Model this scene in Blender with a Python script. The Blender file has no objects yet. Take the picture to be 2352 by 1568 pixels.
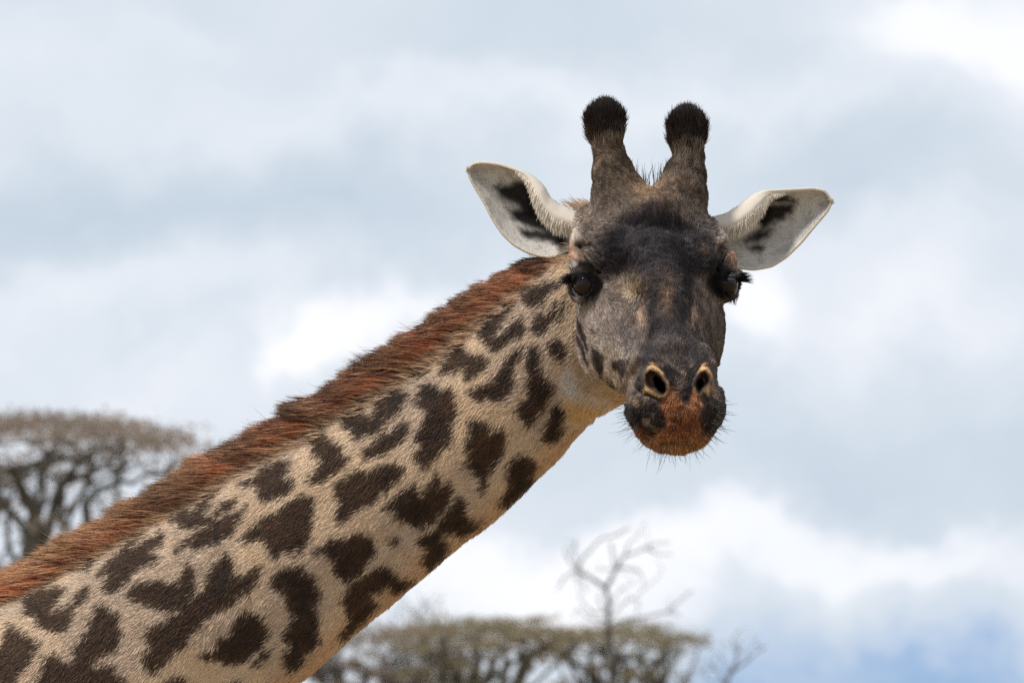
import bpy, math, random
import numpy as np
from mathutils import Vector

rng = np.random.default_rng(7)
random.seed(7)
F32 = np.float32
scene = bpy.context.scene

# ------------------------------------------------------------------ camera, light, exposure
CAM_Z = 2.45
PITCH = math.radians(5.5)
DIST = 8.0            # metres to the animal's head
K = 0.00065           # metres per design unit at that distance
W0, H0 = 2352.0, 1568.0

cam_data = bpy.data.cameras.new("camera")
cam = bpy.data.objects.new("camera", cam_data)
scene.collection.objects.link(cam)
scene.camera = cam
cam.location = (0, 0, CAM_Z)
cam.rotation_euler = (math.pi / 2 + PITCH, 0, 0)
cam_data.sensor_width = 36.0
cam_data.lens = 36.0 * DIST / (W0 * K)
cam_data.clip_start = 0.1
cam_data.clip_end = 9000
cam_data.dof.use_dof = True
cam_data.dof.focus_distance = DIST - 0.05
cam_data.dof.aperture_fstop = 10.5

CP, SP = math.cos(PITCH), math.sin(PITCH)
FWD = np.array([0, CP, SP]); UPV = np.array([0, -SP, CP]); RGT = np.array([1.0, 0, 0])
CAM = np.array([0, 0, CAM_Z])


def world(p):
    """design units (across, down, towards the viewer) -> metres in the world"""
    p = np.asarray(p, dtype=np.float64)
    dist = DIST - p[..., 2] * K
    s = K * dist / DIST
    X = (p[..., 0] - W0 / 2) * s
    V = (H0 / 2 - p[..., 1]) * s
    return CAM + X[..., None] * RGT + V[..., None] * UPV + dist[..., None] * FWD


def srgb(r, g, b, k=1.0):
    c = np.array([r, g, b]) / 255.0
    return np.where(c <= 0.04045, c / 12.92, ((c + 0.055) / 1.055) ** 2.4) * k


SUN_EL, SUN_AZ = math.radians(54), math.radians(-122)     # azimuth from +Y towards +X
sd = bpy.data.lights.new("sun", 'SUN')
sd.energy = 3.5
sd.angle = math.radians(9)
sd.color = (1.0, 0.97, 0.93)
sun = bpy.data.objects.new("sun", sd)
scene.collection.objects.link(sun)
to_sun = Vector((math.sin(SUN_AZ) * math.cos(SUN_EL), math.cos(SUN_AZ) * math.cos(SUN_EL), math.sin(SUN_EL)))
sun.rotation_euler = to_sun.to_track_quat('Z', 'Y').to_euler()
sun.location = (-4, 2, 12)

scene.view_settings.view_transform = 'Standard'
scene.view_settings.look = 'None'
scene.view_settings.exposure = 0.12
scene.view_settings.gamma = 1.0
scene.view_settings.use_curve_mapping = False
scene.cycles.use_denoising = False
scene.cycles.max_bounces = 6
scene.cycles.diffuse_bounces = 3
scene.cycles.transparent_max_bounces = 8


class NG:
    """small helper for node graphs"""
    def __init__(self, nt):
        self.nt = nt; nt.nodes.clear()
    def n(self, t, **kw):
        nd = self.nt.nodes.new(t)
        for k, v in kw.items():
            setattr(nd, k, v)
        return nd
    def val(self, sock, v):
        if isinstance(v, bpy.types.NodeSocket):
            self.nt.links.new(v, sock)
        elif isinstance(v, (tuple, list, np.ndarray)):
            v = [float(x) for x in v]
            if sock.type == 'RGBA' and len(v) == 3: v.append(1.0)
            sock.default_value = v
        else:
            sock.default_value = v
    def math(self, op, a, b=None, c=None, clamp=False):
        nd = self.n('ShaderNodeMath', operation=op); nd.use_clamp = clamp
        self.val(nd.inputs[0], a)
        if b is not None: self.val(nd.inputs[1], b)
        if c is not None: self.val(nd.inputs[2], c)
        return nd.outputs[0]
    def vmath(self, op, a, b=None):
        nd = self.n('ShaderNodeVectorMath', operation=op)
        self.val(nd.inputs[0], a)
        if b is not None: self.val(nd.inputs[1], b)
        return nd.outputs['Value'] if op == 'DOT_PRODUCT' else nd.outputs['Vector']
    def noise(self, vec, scale, detail=4, rough=0.5, dist=0.0):
        nd = self.n('ShaderNodeTexNoise')
        if vec is not None: self.val(nd.inputs['Vector'], vec)
        nd.inputs['Scale'].default_value = scale
        nd.inputs['Detail'].default_value = detail
        nd.inputs['Roughness'].default_value = rough
        nd.inputs['Distortion'].default_value = dist
        return nd
    def mix(self, f, a, b):
        nd = self.n('ShaderNodeMix', data_type='RGBA')
        self.val(nd.inputs[0], f); self.val(nd.inputs[6], a); self.val(nd.inputs[7], b)
        return nd.outputs[2]
    def ramp(self, f, stops):
        nd = self.n('ShaderNodeValToRGB')
        self.val(nd.inputs[0], f)
        el = nd.color_ramp.elements
        while len(el) < len(stops): el.new(0.5)
        for e, (p, c) in zip(el, stops):
            e.position = p; e.color = (*[float(x) for x in c], 1) if len(c) == 3 else c
        return nd.outputs[0]
    def link(self, a, b):
        self.nt.links.new(a, b)


def build_world():
    w = bpy.data.worlds.new("World")
    scene.world = w
    w.use_nodes = True
    g = NG(w.node_tree)
    sky = g.n('ShaderNodeTexSky', sky_type='NISHITA')
    sky.sun_disc = False
    sky.sun_elevation = SUN_EL
    sky.sun_rotation = SUN_AZ
    sky.altitude = 1500
    sky.air_density = 1.0; sky.dust_density = 0.6
    tc = g.n('ShaderNodeTexCoord')
    d = tc.outputs['Generated']
    # warped direction, for ragged cloud edges
    wn = g.noise(d, 20.0, 7, 0.6)
    off = g.vmath('SUBTRACT', wn.outputs['Color'], (0.5, 0.5, 0.5))
    sc = g.n('ShaderNodeVectorMath', operation='SCALE'); g.val(sc.inputs[0], off); sc.inputs['Scale'].default_value = 0.06
    dw = g.vmath('ADD', d, sc.outputs[0])
    a = g.vmath('DOT_PRODUCT', dw, tuple(RGT))
    b = g.vmath('DOT_PRODUCT', dw, tuple(UPV))
    kk = K / DIST
    # broad cloud field everywhere in the sky: flattened soft noise
    mp = g.n('ShaderNodeMapping'); g.val(mp.inputs['Vector'], dw)
    mp.inputs['Scale'].default_value = (1.0, 1.0, 2.6)
    mp.inputs['Location'].default_value = (3.1, 0.4, 1.7)
    n1 = g.noise(mp.outputs[0], 7.0, 5, 0.5)
    n2 = g.noise(mp.outputs[0], 30.0, 6, 0.55)
    t = g.math('MULTIPLY_ADD', n1.outputs['Fac'], 0.62, 0.10)
    t = g.math('ADD', t, g.math('MULTIPLY_ADD', n2.outputs['Fac'], 0.27, -0.135))
    # cloud banks of this sky: (across, down, half width, half height, brightness)
    banks = [(300, 90, 520, 120, 0.03), (1250, 90, 520, 130, -0.16), (2250, 60, 260, 110, 0.29),
             (1150, 250, 700, 70, 0.13), (420, 470, 800, 110, -0.20), (1900, 400, 420, 120, -0.22),
             (770, 760, 150, 110, 0.38), (690, 850, 110, 70, 0.32), (220, 700, 420, 80, 0.12), (1700, 690, 150, 120, 0.34), (980, 690, 140, 60, 0.25),
             (2150, 700, 330, 130, 0.20), (1950, 1060, 560, 130, -0.14), (1250, 1340, 420, 110, 0.30), (1900, 1250, 520, 80, 0.32), (350, 950, 420, 110, 0.12)]
    for (x, y, sx, sy, amp) in banks:
        u = g.math('MULTIPLY', g.math('SUBTRACT', a, (x - W0 / 2) * kk), 1 / (sx * kk))
        v = g.math('MULTIPLY', g.math('SUBTRACT', b, (H0 / 2 - y) * kk), 1 / (sy * kk))
        q = g.math('ADD', g.math('MULTIPLY', u, u), g.math('MULTIPLY', v, v))
        e = g.math('EXPONENT', g.math('MULTIPLY', g.math('POWER', q, 1.8 if amp > 0.28 else 1.0), -1.0))
        t = g.math('MULTIPLY_ADD', e, amp * 1.2, t)
    cloud = g.ramp(t, [(0.0, srgb(186, 200, 214, 10)), (0.30, srgb(205, 216, 227, 10)), (0.55, srgb(226, 231, 239, 10)),
                       (0.78, srgb(243, 245, 250, 10)), (1.0, srgb(252, 252, 254, 10))])
    # a gap of blue low over the plain
    u = g.math('MULTIPLY', g.math('SUBTRACT', a, (2180 - W0 / 2) * kk), 1 / (760 * kk))
    v = g.math('MULTIPLY', g.math('SUBTRACT', b, (H0 / 2 - 1680) * kk), 1 / (235 * kk))
    q = g.math('ADD', g.math('MULTIPLY', u, u), g.math('MULTIPLY', v, v))
    gap = g.math('EXPONENT', g.math('MULTIPLY', g.math('POWER', q, 2.0), -1.0))
    gap = g.math('MULTIPLY', gap, g.math('MULTIPLY_ADD', n2.outputs['Fac'], -1.3, 1.6), clamp=True)
    nt = g.vmath('MULTIPLY', sky.outputs[0], (0.36, 0.54, 0.98))
    col = g.mix(g.math('MULTIPLY', gap, 0.80), cloud, nt)
    bg = g.n('ShaderNodeBackground')
    g.link(col, bg.inputs['Color'])
    bg.inputs['Strength'].default_value = 0.1
    out = g.n('ShaderNodeOutputWorld')
    g.link(bg.outputs[0], out.inputs['Surface'])


build_world()

# ------------------------------------------------------------------ helpers
def link(o, parent=None):
    scene.collection.objects.link(o)
    if parent is not None:
        o.parent = parent
        o.location = -Vector(parent.location)
    return o


def empty(name, loc, label, cat, group=None):
    o = bpy.data.objects.new(name, None)
    o.empty_display_size = 0.2
    o.location = loc
    scene.collection.objects.link(o)
    o['label'] = label; o['category'] = cat
    if group: o['group'] = group
    return o


def mesh_from(name, v, f, mat, parent=None, smooth=True, cols=None):
    """v (N,3) metres, f (M,3|4)"""
    me = bpy.data.meshes.new(name)
    v = np.ascontiguousarray(v, dtype=F32); f = np.ascontiguousarray(f, dtype=np.int32)
    me.vertices.add(len(v)); me.vertices.foreach_set('co', v.ravel())
    k = f.shape[1]
    me.loops.add(f.size); me.loops.foreach_set('vertex_index', f.ravel())
    me.polygons.add(len(f))
    me.polygons.foreach_set('loop_start', np.arange(0, f.size, k, dtype=np.int32))
    me.polygons.foreach_set('use_smooth', np.full(len(f), smooth))
    me.update(calc_edges=True)
    me.validate()
    if cols is not None:
        at = me.attributes.new('col', 'FLOAT_COLOR', 'POINT')
        c4 = np.ones((len(v), 4), F32); c4[:, :3] = cols
        at.data.foreach_set('color', c4.ravel())
    me.materials.append(mat)
    o = bpy.data.objects.new(name, me)
    return link(o, parent)


def hash3(ix, iy, iz, seed):
    h = (ix.astype(np.uint32) * np.uint32(374761393) + iy.astype(np.uint32) * np.uint32(668265263)
         + iz.astype(np.uint32) * np.uint32(2147483647) + np.uint32((seed * 974634777) & 0xffffffff))
    h = (h ^ (h >> np.uint32(13))) * np.uint32(1274126177)
    h = h ^ (h >> np.uint32(16))
    return (h & np.uint32(0xffffff)).astype(F32) / F32(0xffffff)


def vnoise(p, scale, seed=0):
    """smooth value noise in 0..1; p (N,3), scale = feature size"""
    q = p.astype(F32) / F32(scale) + F32(1000.0)
    i = np.floor(q).astype(np.int64); f = q - i
    f = f * f * (3 - 2 * f)
    r = np.zeros(len(p), F32)
    for dx in (0, 1):
        for dy in (0, 1):
            for dz in (0, 1):
                w = (f[:, 0] if dx else 1 - f[:, 0]) * (f[:, 1] if dy else 1 - f[:, 1]) * (f[:, 2] if dz else 1 - f[:, 2])
                r += w * hash3(i[:, 0] + dx, i[:, 1] + dy, i[:, 2] + dz, seed)
    return r


def fbm(p, scale, seed=0, octs=3):
    r = np.zeros(len(p), F32); a = 0.5; t = 0
    for k in range(octs):
        r += a * vnoise(p, scale / 2 ** k, seed + 17 * k); t += a; a *= 0.5
    return r / t


def sstep(a, b, x):
    t = np.clip((x - a) / (b - a), 0, 1)
    return t * t * (3 - 2 * t)


def poly_dist(px, py, poly):
    """signed distance to a polygon, negative inside"""
    P = np.asarray(poly, F32); n = len(P)
    d = np.full(px.shape, 1e9, F32); inside = np.zeros(px.shape, bool)
    for i in range(n):
        ax, ay = P[i - 1]; bx, by = P[i]
        ex, ey = bx - ax, by - ay
        wx, wy = px - ax, py - ay
        t = np.clip((wx * ex + wy * ey) / max(ex * ex + ey * ey, 1e-6), 0, 1)
        d = np.minimum(d, (wx - ex * t) ** 2 + (wy - ey * t) ** 2)
        c = ((ay > py) != (by > py))
        if ay != by:
            inside ^= c & (px < ex * (py - ay) / (by - ay) + ax)
    d = np.sqrt(d)
    return np.where(inside, -d, d)


def line_dist(px, py, pts):
    d = np.full(px.shape, 1e9, F32)
    for (ax, ay), (bx, by) in zip(pts[:-1], pts[1:]):
        ex, ey = bx - ax, by - ay
        t = np.clip(((px - ax) * ex + (py - ay) * ey) / max(ex * ex + ey * ey, 1e-6), 0, 1)
        d = np.minimum(d, (px - ax - ex * t) ** 2 + (py - ay - ey * t) ** 2)
    return np.sqrt(d)


# ------------------------------------------------------------------ the giraffe's form, as a distance field
def tl(tile, pts):
    """close study of one area -> design units"""
    ox, oy, s = {'A': (0, 1168, 3.918), 'B': (500, 1168, 3.918), 'C': (400, 900, 3.918), 'D': (800, 800, 3.918),
                 'E': (1000, 580, 5.22), 'R': (1234.6, 516.8, 2.731), 'G': (1406.8, 792.4, 5.81),
                 'H': (1263.3, 574.2, 8.192), 'I': (1205.9, 1177.2, 3.901), 'Z': (1062.3, 201.0, 2.6425)}[tile]
    return [(ox + x / s, oy + y / s) for x, y in pts]


TOP = [(1330, 560), (1268, 603), (1249, 618), (1211, 653), (1172, 685), (1134, 714), (1086, 752), (1017, 808), (956, 856), (915, 874), (851, 912),
       (808, 943), (744, 982), (655, 1027), (604, 1063), (527, 1094), (464, 1145), (400, 1178), (319, 1224), (255, 1262), (153, 1318),
       (38, 1380), (-100, 1445), (-300, 1530)]
BOT = [(1470, 905), (1400, 938), (1361, 961), (1333, 989), (1285, 1047), (1234, 1093), (1183, 1150), (1124, 1200), (1097, 1219), (1036, 1267), (985, 1308),
       (908, 1377), (857, 1418), (793, 1469), (730, 1530), (681, 1568), (520, 1700), (300, 1890), (100, 2080)]
E_AX = np.array([-0.79, 0.613]); E_AX /= np.linalg.norm(E_AX)
N_AX = np.array([-E_AX[1], E_AX[0]]) * -1.0      # across the neck, pointing down-right
P0 = np.array([1400.0, 700.0])


def _prof(pts):
    q = np.array(pts) - P0
    s = q @ E_AX; n = q @ N_AX
    o = np.argsort(s)
    sg = np.linspace(-260, 2000, 500)
    v = np.interp(sg, s[o], n[o])
    k = np.ones(21) / 21
    v = np.convolve(np.pad(v, 10, mode='edge'), k, mode='valid')
    return sg, v


SG, NT = _prof(TOP)
_, NB = _prof(BOT)
NT = NT - 10


def neck_coords(x, y):
    s = (x - P0[0]) * E_AX[0] + (y - P0[1]) * E_AX[1]
    n = (x - P0[0]) * N_AX[0] + (y - P0[1]) * N_AX[1]
    return s.astype(F32), n.astype(F32)


def neck_d0(s):
    return np.interp(s, [-260, 0, 400, 1000, 1800], [-215, -225, -255, -300, -340]).astype(F32)


def neck_w(s):
    return np.interp(s, [-260, 0, 300, 900, 1400, 1900], [112, 122, 130, 160, 200, 245]).astype(F32)


def f_neck(x, y, d):
    s, n = neck_coords(x, y)
    nt = np.interp(s, SG, NT).astype(F32); nb = np.interp(s, SG, NB).astype(F32)
    h = (nb - nt) * 0.5; c = (nb + nt) * 0.5
    w = neck_w(s)
    u = np.abs((n - c) / h); v = np.abs((d - neck_d0(s)) / w)
    r = (u ** 2.15 + v ** 2.15) ** (1 / 2.15)
    f = (r - 1) * np.minimum(h, w)
    # gentle form: groove above the windpipe, muscle swell over it
    uu = (n - c) / h
    f += 5 * np.exp(-((uu - 0.45) / 0.10) ** 2) * sstep(-40, 250, s) - 4 * np.exp(-((uu - 0.05) / 0.25) ** 2)
    return smax(f, -38 - s, 60).astype(F32)


CX, YC, YS = 1495.0, 0.988, 0.156


def to_local(x, d):
    l = (x - CX) * YC - d * YS
    dl = (x - CX) * YS + d * YC
    return l, dl


def from_local(l, y, dl):
    return (CX + l * YC + dl * YS, y, dl * YC - l * YS)


def smin(a, b, k):
    h = np.clip(0.5 + 0.5 * (b - a) / k, 0, 1)
    return b + (a - b) * h - k * h * (1 - h)


def smax(a, b, k):
    return -smin(-a, -b, k)


def ell(x, y, d, c, r):
    qx, qy, qd = (x - c[0]) / r[0], (y - c[1]) / r[1], (d - c[2]) / r[2]
    k0 = np.sqrt(qx * qx + qy * qy + qd * qd)
    k1 = np.sqrt((qx / r[0]) ** 2 + (qy / r[1]) ** 2 + (qd / r[2]) ** 2) + 1e-9
    return k0 * (k0 - 1) / k1


def cone(x, y, d, a, b, ra, rb):
    ax, ay, ad = a
    ex, ey, ed = b[0] - ax, b[1] - ay, b[2] - ad
    wx, wy, wd = x - ax, y - ay, d - ad
    t = np.clip((wx * ex + wy * ey + wd * ed) / (ex * ex + ey * ey + ed * ed), 0, 1)
    return np.sqrt((wx - ex * t) ** 2 + (wy - ey * t) ** 2 + (wd - ed * t) ** 2) - (ra + (rb - ra) * t)


# long axis of the head in its own side view
AY, AD = 0.62, 0.785
UY, UD = -0.785, 0.62
S_ = [-300, -200, -100, 0, 100, 200, 300, 380, 470]
V_ = [30, 22, 8, 2, 14, 40, 66, 74, 74]
HV_ = [70, 140, 168, 168, 146, 113, 92, 80, 60]
HW_ = [70, 118, 150, 156, 133, 106, 94, 88, 66]
EYE_L = from_local(-153, 655, 38)
EYE_R = from_local(162, 651, 38)
EYE_RAD = 33.0


def gaze(side):
    gx = 0.72 * side; gd = 0.69
    v = np.array([gx * YC + gd * YS, -0.03, gd * YC - gx * YS])
    return v / np.linalg.norm(v)


WRINK = [tl('R', [(285, 130), (330, 190), (375, 240), (420, 280)]), tl('R', [(310, 125), (350, 175), (395, 225), (440, 260)]),
         tl('R', [(265, 135), (305, 205), (350, 260), (400, 310)]), tl('R', [(340, 125), (375, 165), (420, 210)]),
         tl('R', [(1185, 120), (1150, 170), (1125, 240), (1110, 290)]), tl('R', [(1160, 120), (1125, 180), (1100, 240)]),
         tl('R', [(1210, 130), (1175, 185), (1145, 250), (1125, 310)])]
FOLDS = [tl('R', [(225, 560), (260, 690), (310, 820), (370, 930), (440, 1030), (500, 1110)]),
         tl('R', [(560, 620), (600, 690), (600, 760), (480, 790), (455, 850)]),
         tl('R', [(640, 880), (590, 960), (560, 1050), (545, 1130)]),
         tl('G', [(390, 300), (310, 420), (300, 540), (400, 660), (560, 700)]),
         tl('G', [(1330, 330), (1390, 460), (1360, 640), (1230, 690)])]
THROAT = [tl('D', [(2080 + 42 * i, 300 + 26 * i), (2095 + 42 * i, 420 + 20 * i), (2060 + 38 * i, 560 + 8 * i)]) for i in range(6)]
NOST = [(tl('G', [(450, 480), (450, 400), (510, 340), (580, 370), (650, 430), (710, 520), (710, 600), (660, 660), (580, 620), (500, 570), (460, 540)])),
        (tl('G', [(1110, 520), (1130, 450), (1180, 380), (1230, 360), (1280, 420), (1290, 500), (1230, 580), (1160, 640), (1130, 600)]))]
HOLE = [tl('G', [(540, 440), (580, 410), (640, 450), (700, 520), (710, 600), (680, 650), (620, 610), (560, 530)]),
        tl('G', [(1110, 520), (1130, 470), (1180, 440), (1210, 490), (1190, 560), (1150, 620), (1120, 580)])]


def f_head(x, y, d, fine=True):
    l, dl = to_local(x, d)
    al = np.abs(l)
    yy = y - 750.0
    s = yy * AY + dl * AD
    v = yy * UY + dl * UD
    hv = np.interp(s, S_, HV_).astype(F32); hw = np.interp(s, S_, HW_).astype(F32); vc = np.interp(s, S_, V_).astype(F32)
    vn = (v - vc) / hv
    hw = hw * (1 - 0.10 * np.clip(-vn, 0, 1))
    r = (np.abs(l / hw) ** 2.3 + np.abs(vn) ** 2.3) ** (1 / 2.3)
    f = (r - 1) * np.minimum(hv, hw)
    f = smax(f, s - 455, 30); f = smax(f, -290 - s, 30)
    # forehead dome and its middle knob
    f = smin(f, ell(l, y, dl, (0, 545, -45), (128, 112, 105)), 40)
    f = smin(f, ell(l, y, dl, (2, 505, 18), (42, 45, 52)), 45)
    # brow ridges
    f = smin(f, ell(al, y, dl, (147, 602, 18), (46, 30, 50)), 26)
    f = smin(f, ell(al, y, dl, (84, 598, 52), (62, 48, 44)), 40)
    # bridge of the nose
    f = smin(f, cone(l, y, dl, (0, 600, 80), (0, 815, 352), 66, 42), 34)
    # hollows between bridge and cheek
    f = smax(f, -ell(al, y, dl, (112, 735, 262), (34, 70, 80)), 50)
    # cheeks
    f = smin(f, ell(al, y, dl, (112, 770, -20), (54, 105, 95)), 40)
    # muzzle: pad, lips, chin
    tp = 1 + 0.30 * sstep(930, 1045, y)
    f = smin(f, ell((l + 6) * tp - 6, y, dl, (-13, 920, 370), (98, 102, 86)), 30)
    f = smin(f, ell(al, y, dl, (57, 934, 384), (50, 60, 58)), 36)
    f = smin(f, ell(l, y, dl, (6, 958, 405), (60, 72, 58)), 36)
    f = smin(f, ell(l, y, dl, (0, 985, 330), (72, 44, 72)), 24)
    f = smin(f, ell(al, y, dl, (54, 868, 396), (38, 46, 42)), 20)
    f = smin(f, ell(al, y, dl, (52, 838, 345), (40, 50, 56)), 30)
    # horns (ossicones), each where it stands
    for st in ([(1390, 288, -172, 31), (1392, 314, -160, 32), (1400, 352, -142, 32), (1409, 400, -118, 45), (1424, 455, -88, 63), (1440, 520, -60, 82)],
               [(1578, 303, -172, 30), (1578, 328, -160, 32), (1581, 365, -142, 33), (1573, 405, -118, 46), (1562, 455, -88, 60), (1548, 520, -60, 80)]):
        g = None
        for (x0, y0, d0, r0), (x1, y1, d1, r1) in zip(st[:-1], st[1:]):
            c = cone(x, y, d, (x0, y0, d0), (x1, y1, d1), r0, r1)
            g = c if g is None else smin(g, c, 10)
        k = st[0]
        g = smin(g, ell(x, y, d, (k[0], k[1] - 5, k[2]), (36, 38, 36)), 12)
        f = smin(f, g, 26)
    # ear roots
    f = smin(f, ell(al, y, dl, (118, 520, -140), (40, 46, 46)), 30)
    f = smin(f, ell(al, y, dl, (104, 566, -14), (66, 52, 74)), 30)
    f = smin(f, ell(al, y, dl, (132, 558, -50), (42, 46, 62)), 30)
    # eyes: lids swell, then open over the ball
    for ec, sd_ in ((EYE_L, -1), (EYE_R, 1)):
        gz = gaze(sd_)
        f = smin(f, ell(x, y, d, ec, (43, 41, 43)), 22)
        wx, wy, wd = x - ec[0], y - ec[1], d - ec[2]
        t = wx * gz[0] + wy * gz[1] + wd * gz[2]
        side = np.array([gz[2], 0, -gz[0]]); side /= np.linalg.norm(side)
        hx = wx * side[0] + wd * side[2]
        hy = wy - t * gz[1]
        tilt = 0.18 * sd_
        hx2 = hx + tilt * hy; hy2 = hy - tilt * hx
        op = np.sqrt((hx2 / 35.0) ** 2 + ((hy2 - 3.0) / 28.0) ** 2)
        opening = (op - 1) * 29
        hole = np.maximum(opening, 8 - t)
        f = smax(f, -hole, 7)
    if fine:
        fr = d > -150
        # nostrils
        for k, (ps, hs) in enumerate(zip(NOST, HOLE)):
            c = np.mean(np.array(ps), axis=0)
            m = (np.abs(x - c[0]) < 60) & (np.abs(y - c[1]) < 70) & (d > 200)
            if m.any():
                pd = poly_dist(x[m], y[m], ps); hd = poly_dist(x[m], y[m], hs)
                fm = f[m]
                fm = fm - 9 * np.exp(-((pd - 4) / 7.0) ** 2)
                fm = fm + 17 * sstep(3, -9, pd) + 52 * sstep(2, -8, hd)
                f[m] = fm
        for L, amp, w in [(q, 8.0, 4.6) for q in WRINK] + [(q, a_, 8.0) for q, a_ in zip(FOLDS, (6, 2.5, 5, 5, 5))]:
            q = np.array(L)
            m = (x > q[:, 0].min() - 25) & (x < q[:, 0].max() + 25) & (y > q[:, 1].min() - 25) & (y < q[:, 1].max() + 25) & fr
            if m.any():
                f[m] = f[m] + amp * np.exp(-(line_dist(x[m], y[m], L) / w) ** 2)
    return f.astype(F32)


def field(p):
    x, y, d = p[:, 0], p[:, 1], p[:, 2]
    fn = f_neck(x, y, d)
    out = fn.copy()
    m = (x > 1200) & (y < 1120)
    if m.any():
        fh = f_head(x[m], y[m], d[m])
        nn = fn[m]
        xm, ym = x[m], y[m]
        for L in THROAT:
            nn = nn + 1.6 * np.exp(-(line_dist(xm, ym, L) / 4.5) ** 2)
        out[m] = smin(nn, fh, 22)
    return out


def head_weight(p):
    fn = f_neck(p[:, 0], p[:, 1], p[:, 2])
    r = np.zeros(len(p), F32)
    m = (p[:, 0] > 1200) & (p[:, 1] < 1120)
    fh = f_head(p[m, 0], p[m, 1], p[m, 2], False)
    r[m] = sstep(-9, 9, fn[m] - fh)
    return r


def surface(lo, hi, h):
    G = 4
    H = h * G
    lo = np.array(lo, float); n = np.ceil((np.array(hi) - lo) / H).astype(int)
    ax = [lo[i] + H * np.arange(n[i] + 1) for i in range(3)]
    X, Y, Z = np.meshgrid(*ax, indexing='ij')
    pts = np.stack([X.ravel(), Y.ravel(), Z.ravel()], 1).astype(F32)
    val = np.concatenate([field(c) for c in np.array_split(pts, 8)]).reshape(X.shape)
    mn = np.full(tuple(n), 1e9, F32); mx = np.full(tuple(n), -1e9, F32)
    for a in (0, 1):
        for b in (0, 1):
            for c in (0, 1):
                q = val[a:a + n[0], b:b + n[1], c:c + n[2]]
                mn = np.minimum(mn, q); mx = np.maximum(mx, q)
    act = np.argwhere((mn < H * 1.3) & (mx > -H * 1.3)).astype(np.int64)
    nf = n * G + 1
    def key(ijk): return (ijk[..., 0] * nf[1] + ijk[..., 1]) * nf[2] + ijk[..., 2]
    off = np.stack(np.meshgrid(*[np.arange(G + 1)] * 3, indexing='ij'), -1).reshape(-1, 3)
    allk = np.unique(np.concatenate([key(c[:, None, :] * G + off[None]).ravel() for c in np.array_split(act, 8)]))
    i0 = allk // (nf[1] * nf[2]); i1 = (allk // nf[2]) % nf[1]; i2 = allk % nf[2]
    fp = np.stack([i0, i1, i2], 1)
    fv = np.concatenate([field((lo + c * h).astype(F32)) for c in np.array_split(fp, 12)])
    coff = np.stack(np.meshgrid(*[np.arange(G)] * 3, indexing='ij'), -1).reshape(-1, 3)
    cells = (act[:, None, :] * G + coff[None]).reshape(-1, 3)
    c8 = np.array([[a, b, c] for a in (0, 1) for b in (0, 1) for c in (0, 1)])
    cv = np.stack([fv[np.searchsorted(allk, key(cells + o))] for o in c8], 1)
    mixd = (cv.min(1) < 0) & (cv.max(1) >= 0)
    cells = cells[mixd]; cv = cv[mixd]
    acc = np.zeros((len(cells), 3)); cnt = np.zeros(len(cells))
    for i in range(8):
        for j in range(i + 1, 8):
            if np.abs(c8[i] - c8[j]).sum() == 1:
                a, b = cv[:, i], cv[:, j]
                m = (a < 0) != (b < 0)
                t = np.where(m, a / np.where(m, a - b, 1), 0)
                acc += np.where(m[:, None], c8[i] + t[:, None] * (c8[j] - c8[i]), 0); cnt += m
    V = lo + (cells + acc / cnt[:, None]) * h
    ck = key(cells); o = np.argsort(ck); cks = ck[o]
    def find(c):
        k = key(c); i = np.searchsorted(cks, k); i = np.minimum(i, len(cks) - 1)
        ok = cks[i] == k
        return np.where(ok, o[i], -1)
    quads = []
    for a in range(3):
        e = np.zeros(3, int); e[a] = 1
        b, c = (a + 1) % 3, (a + 2) % 3
        eb = np.zeros(3, int); eb[b] = 1; ec = np.zeros(3, int); ec[c] = 1
        i_e = 4 * e[0] + 2 * e[1] + e[2]
        v0, v1 = cv[:, 0], cv[:, i_e]
        m = (v0 < 0) != (v1 < 0)
        cc = cells[m]
        q = np.stack([find(cc), find(cc - eb), find(cc - eb - ec), find(cc - ec)], 1)
        flip = v0[m] >= 0
        q[flip] = q[flip][:, ::-1]
        quads.append(q[(q >= 0).all(1)])
    return V.astype(F32), np.concatenate(quads)


def gradient(p, e=1.5):
    g = np.zeros((len(p), 3), F32)
    for i in range(3):
        a = p.copy(); a[:, i] += e
        b = p.copy(); b[:, i] -= e
        g[:, i] = (field(a) - field(b)) / (2 * e)
    return g


def project(p, it=2):
    for _ in range(it):
        g = gradient(p)
        f = field(p)
        st = f / np.maximum((g * g).sum(1), 0.25)
        p = p - np.clip(st, -3, 3)[:, None] * g
    return p


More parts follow.
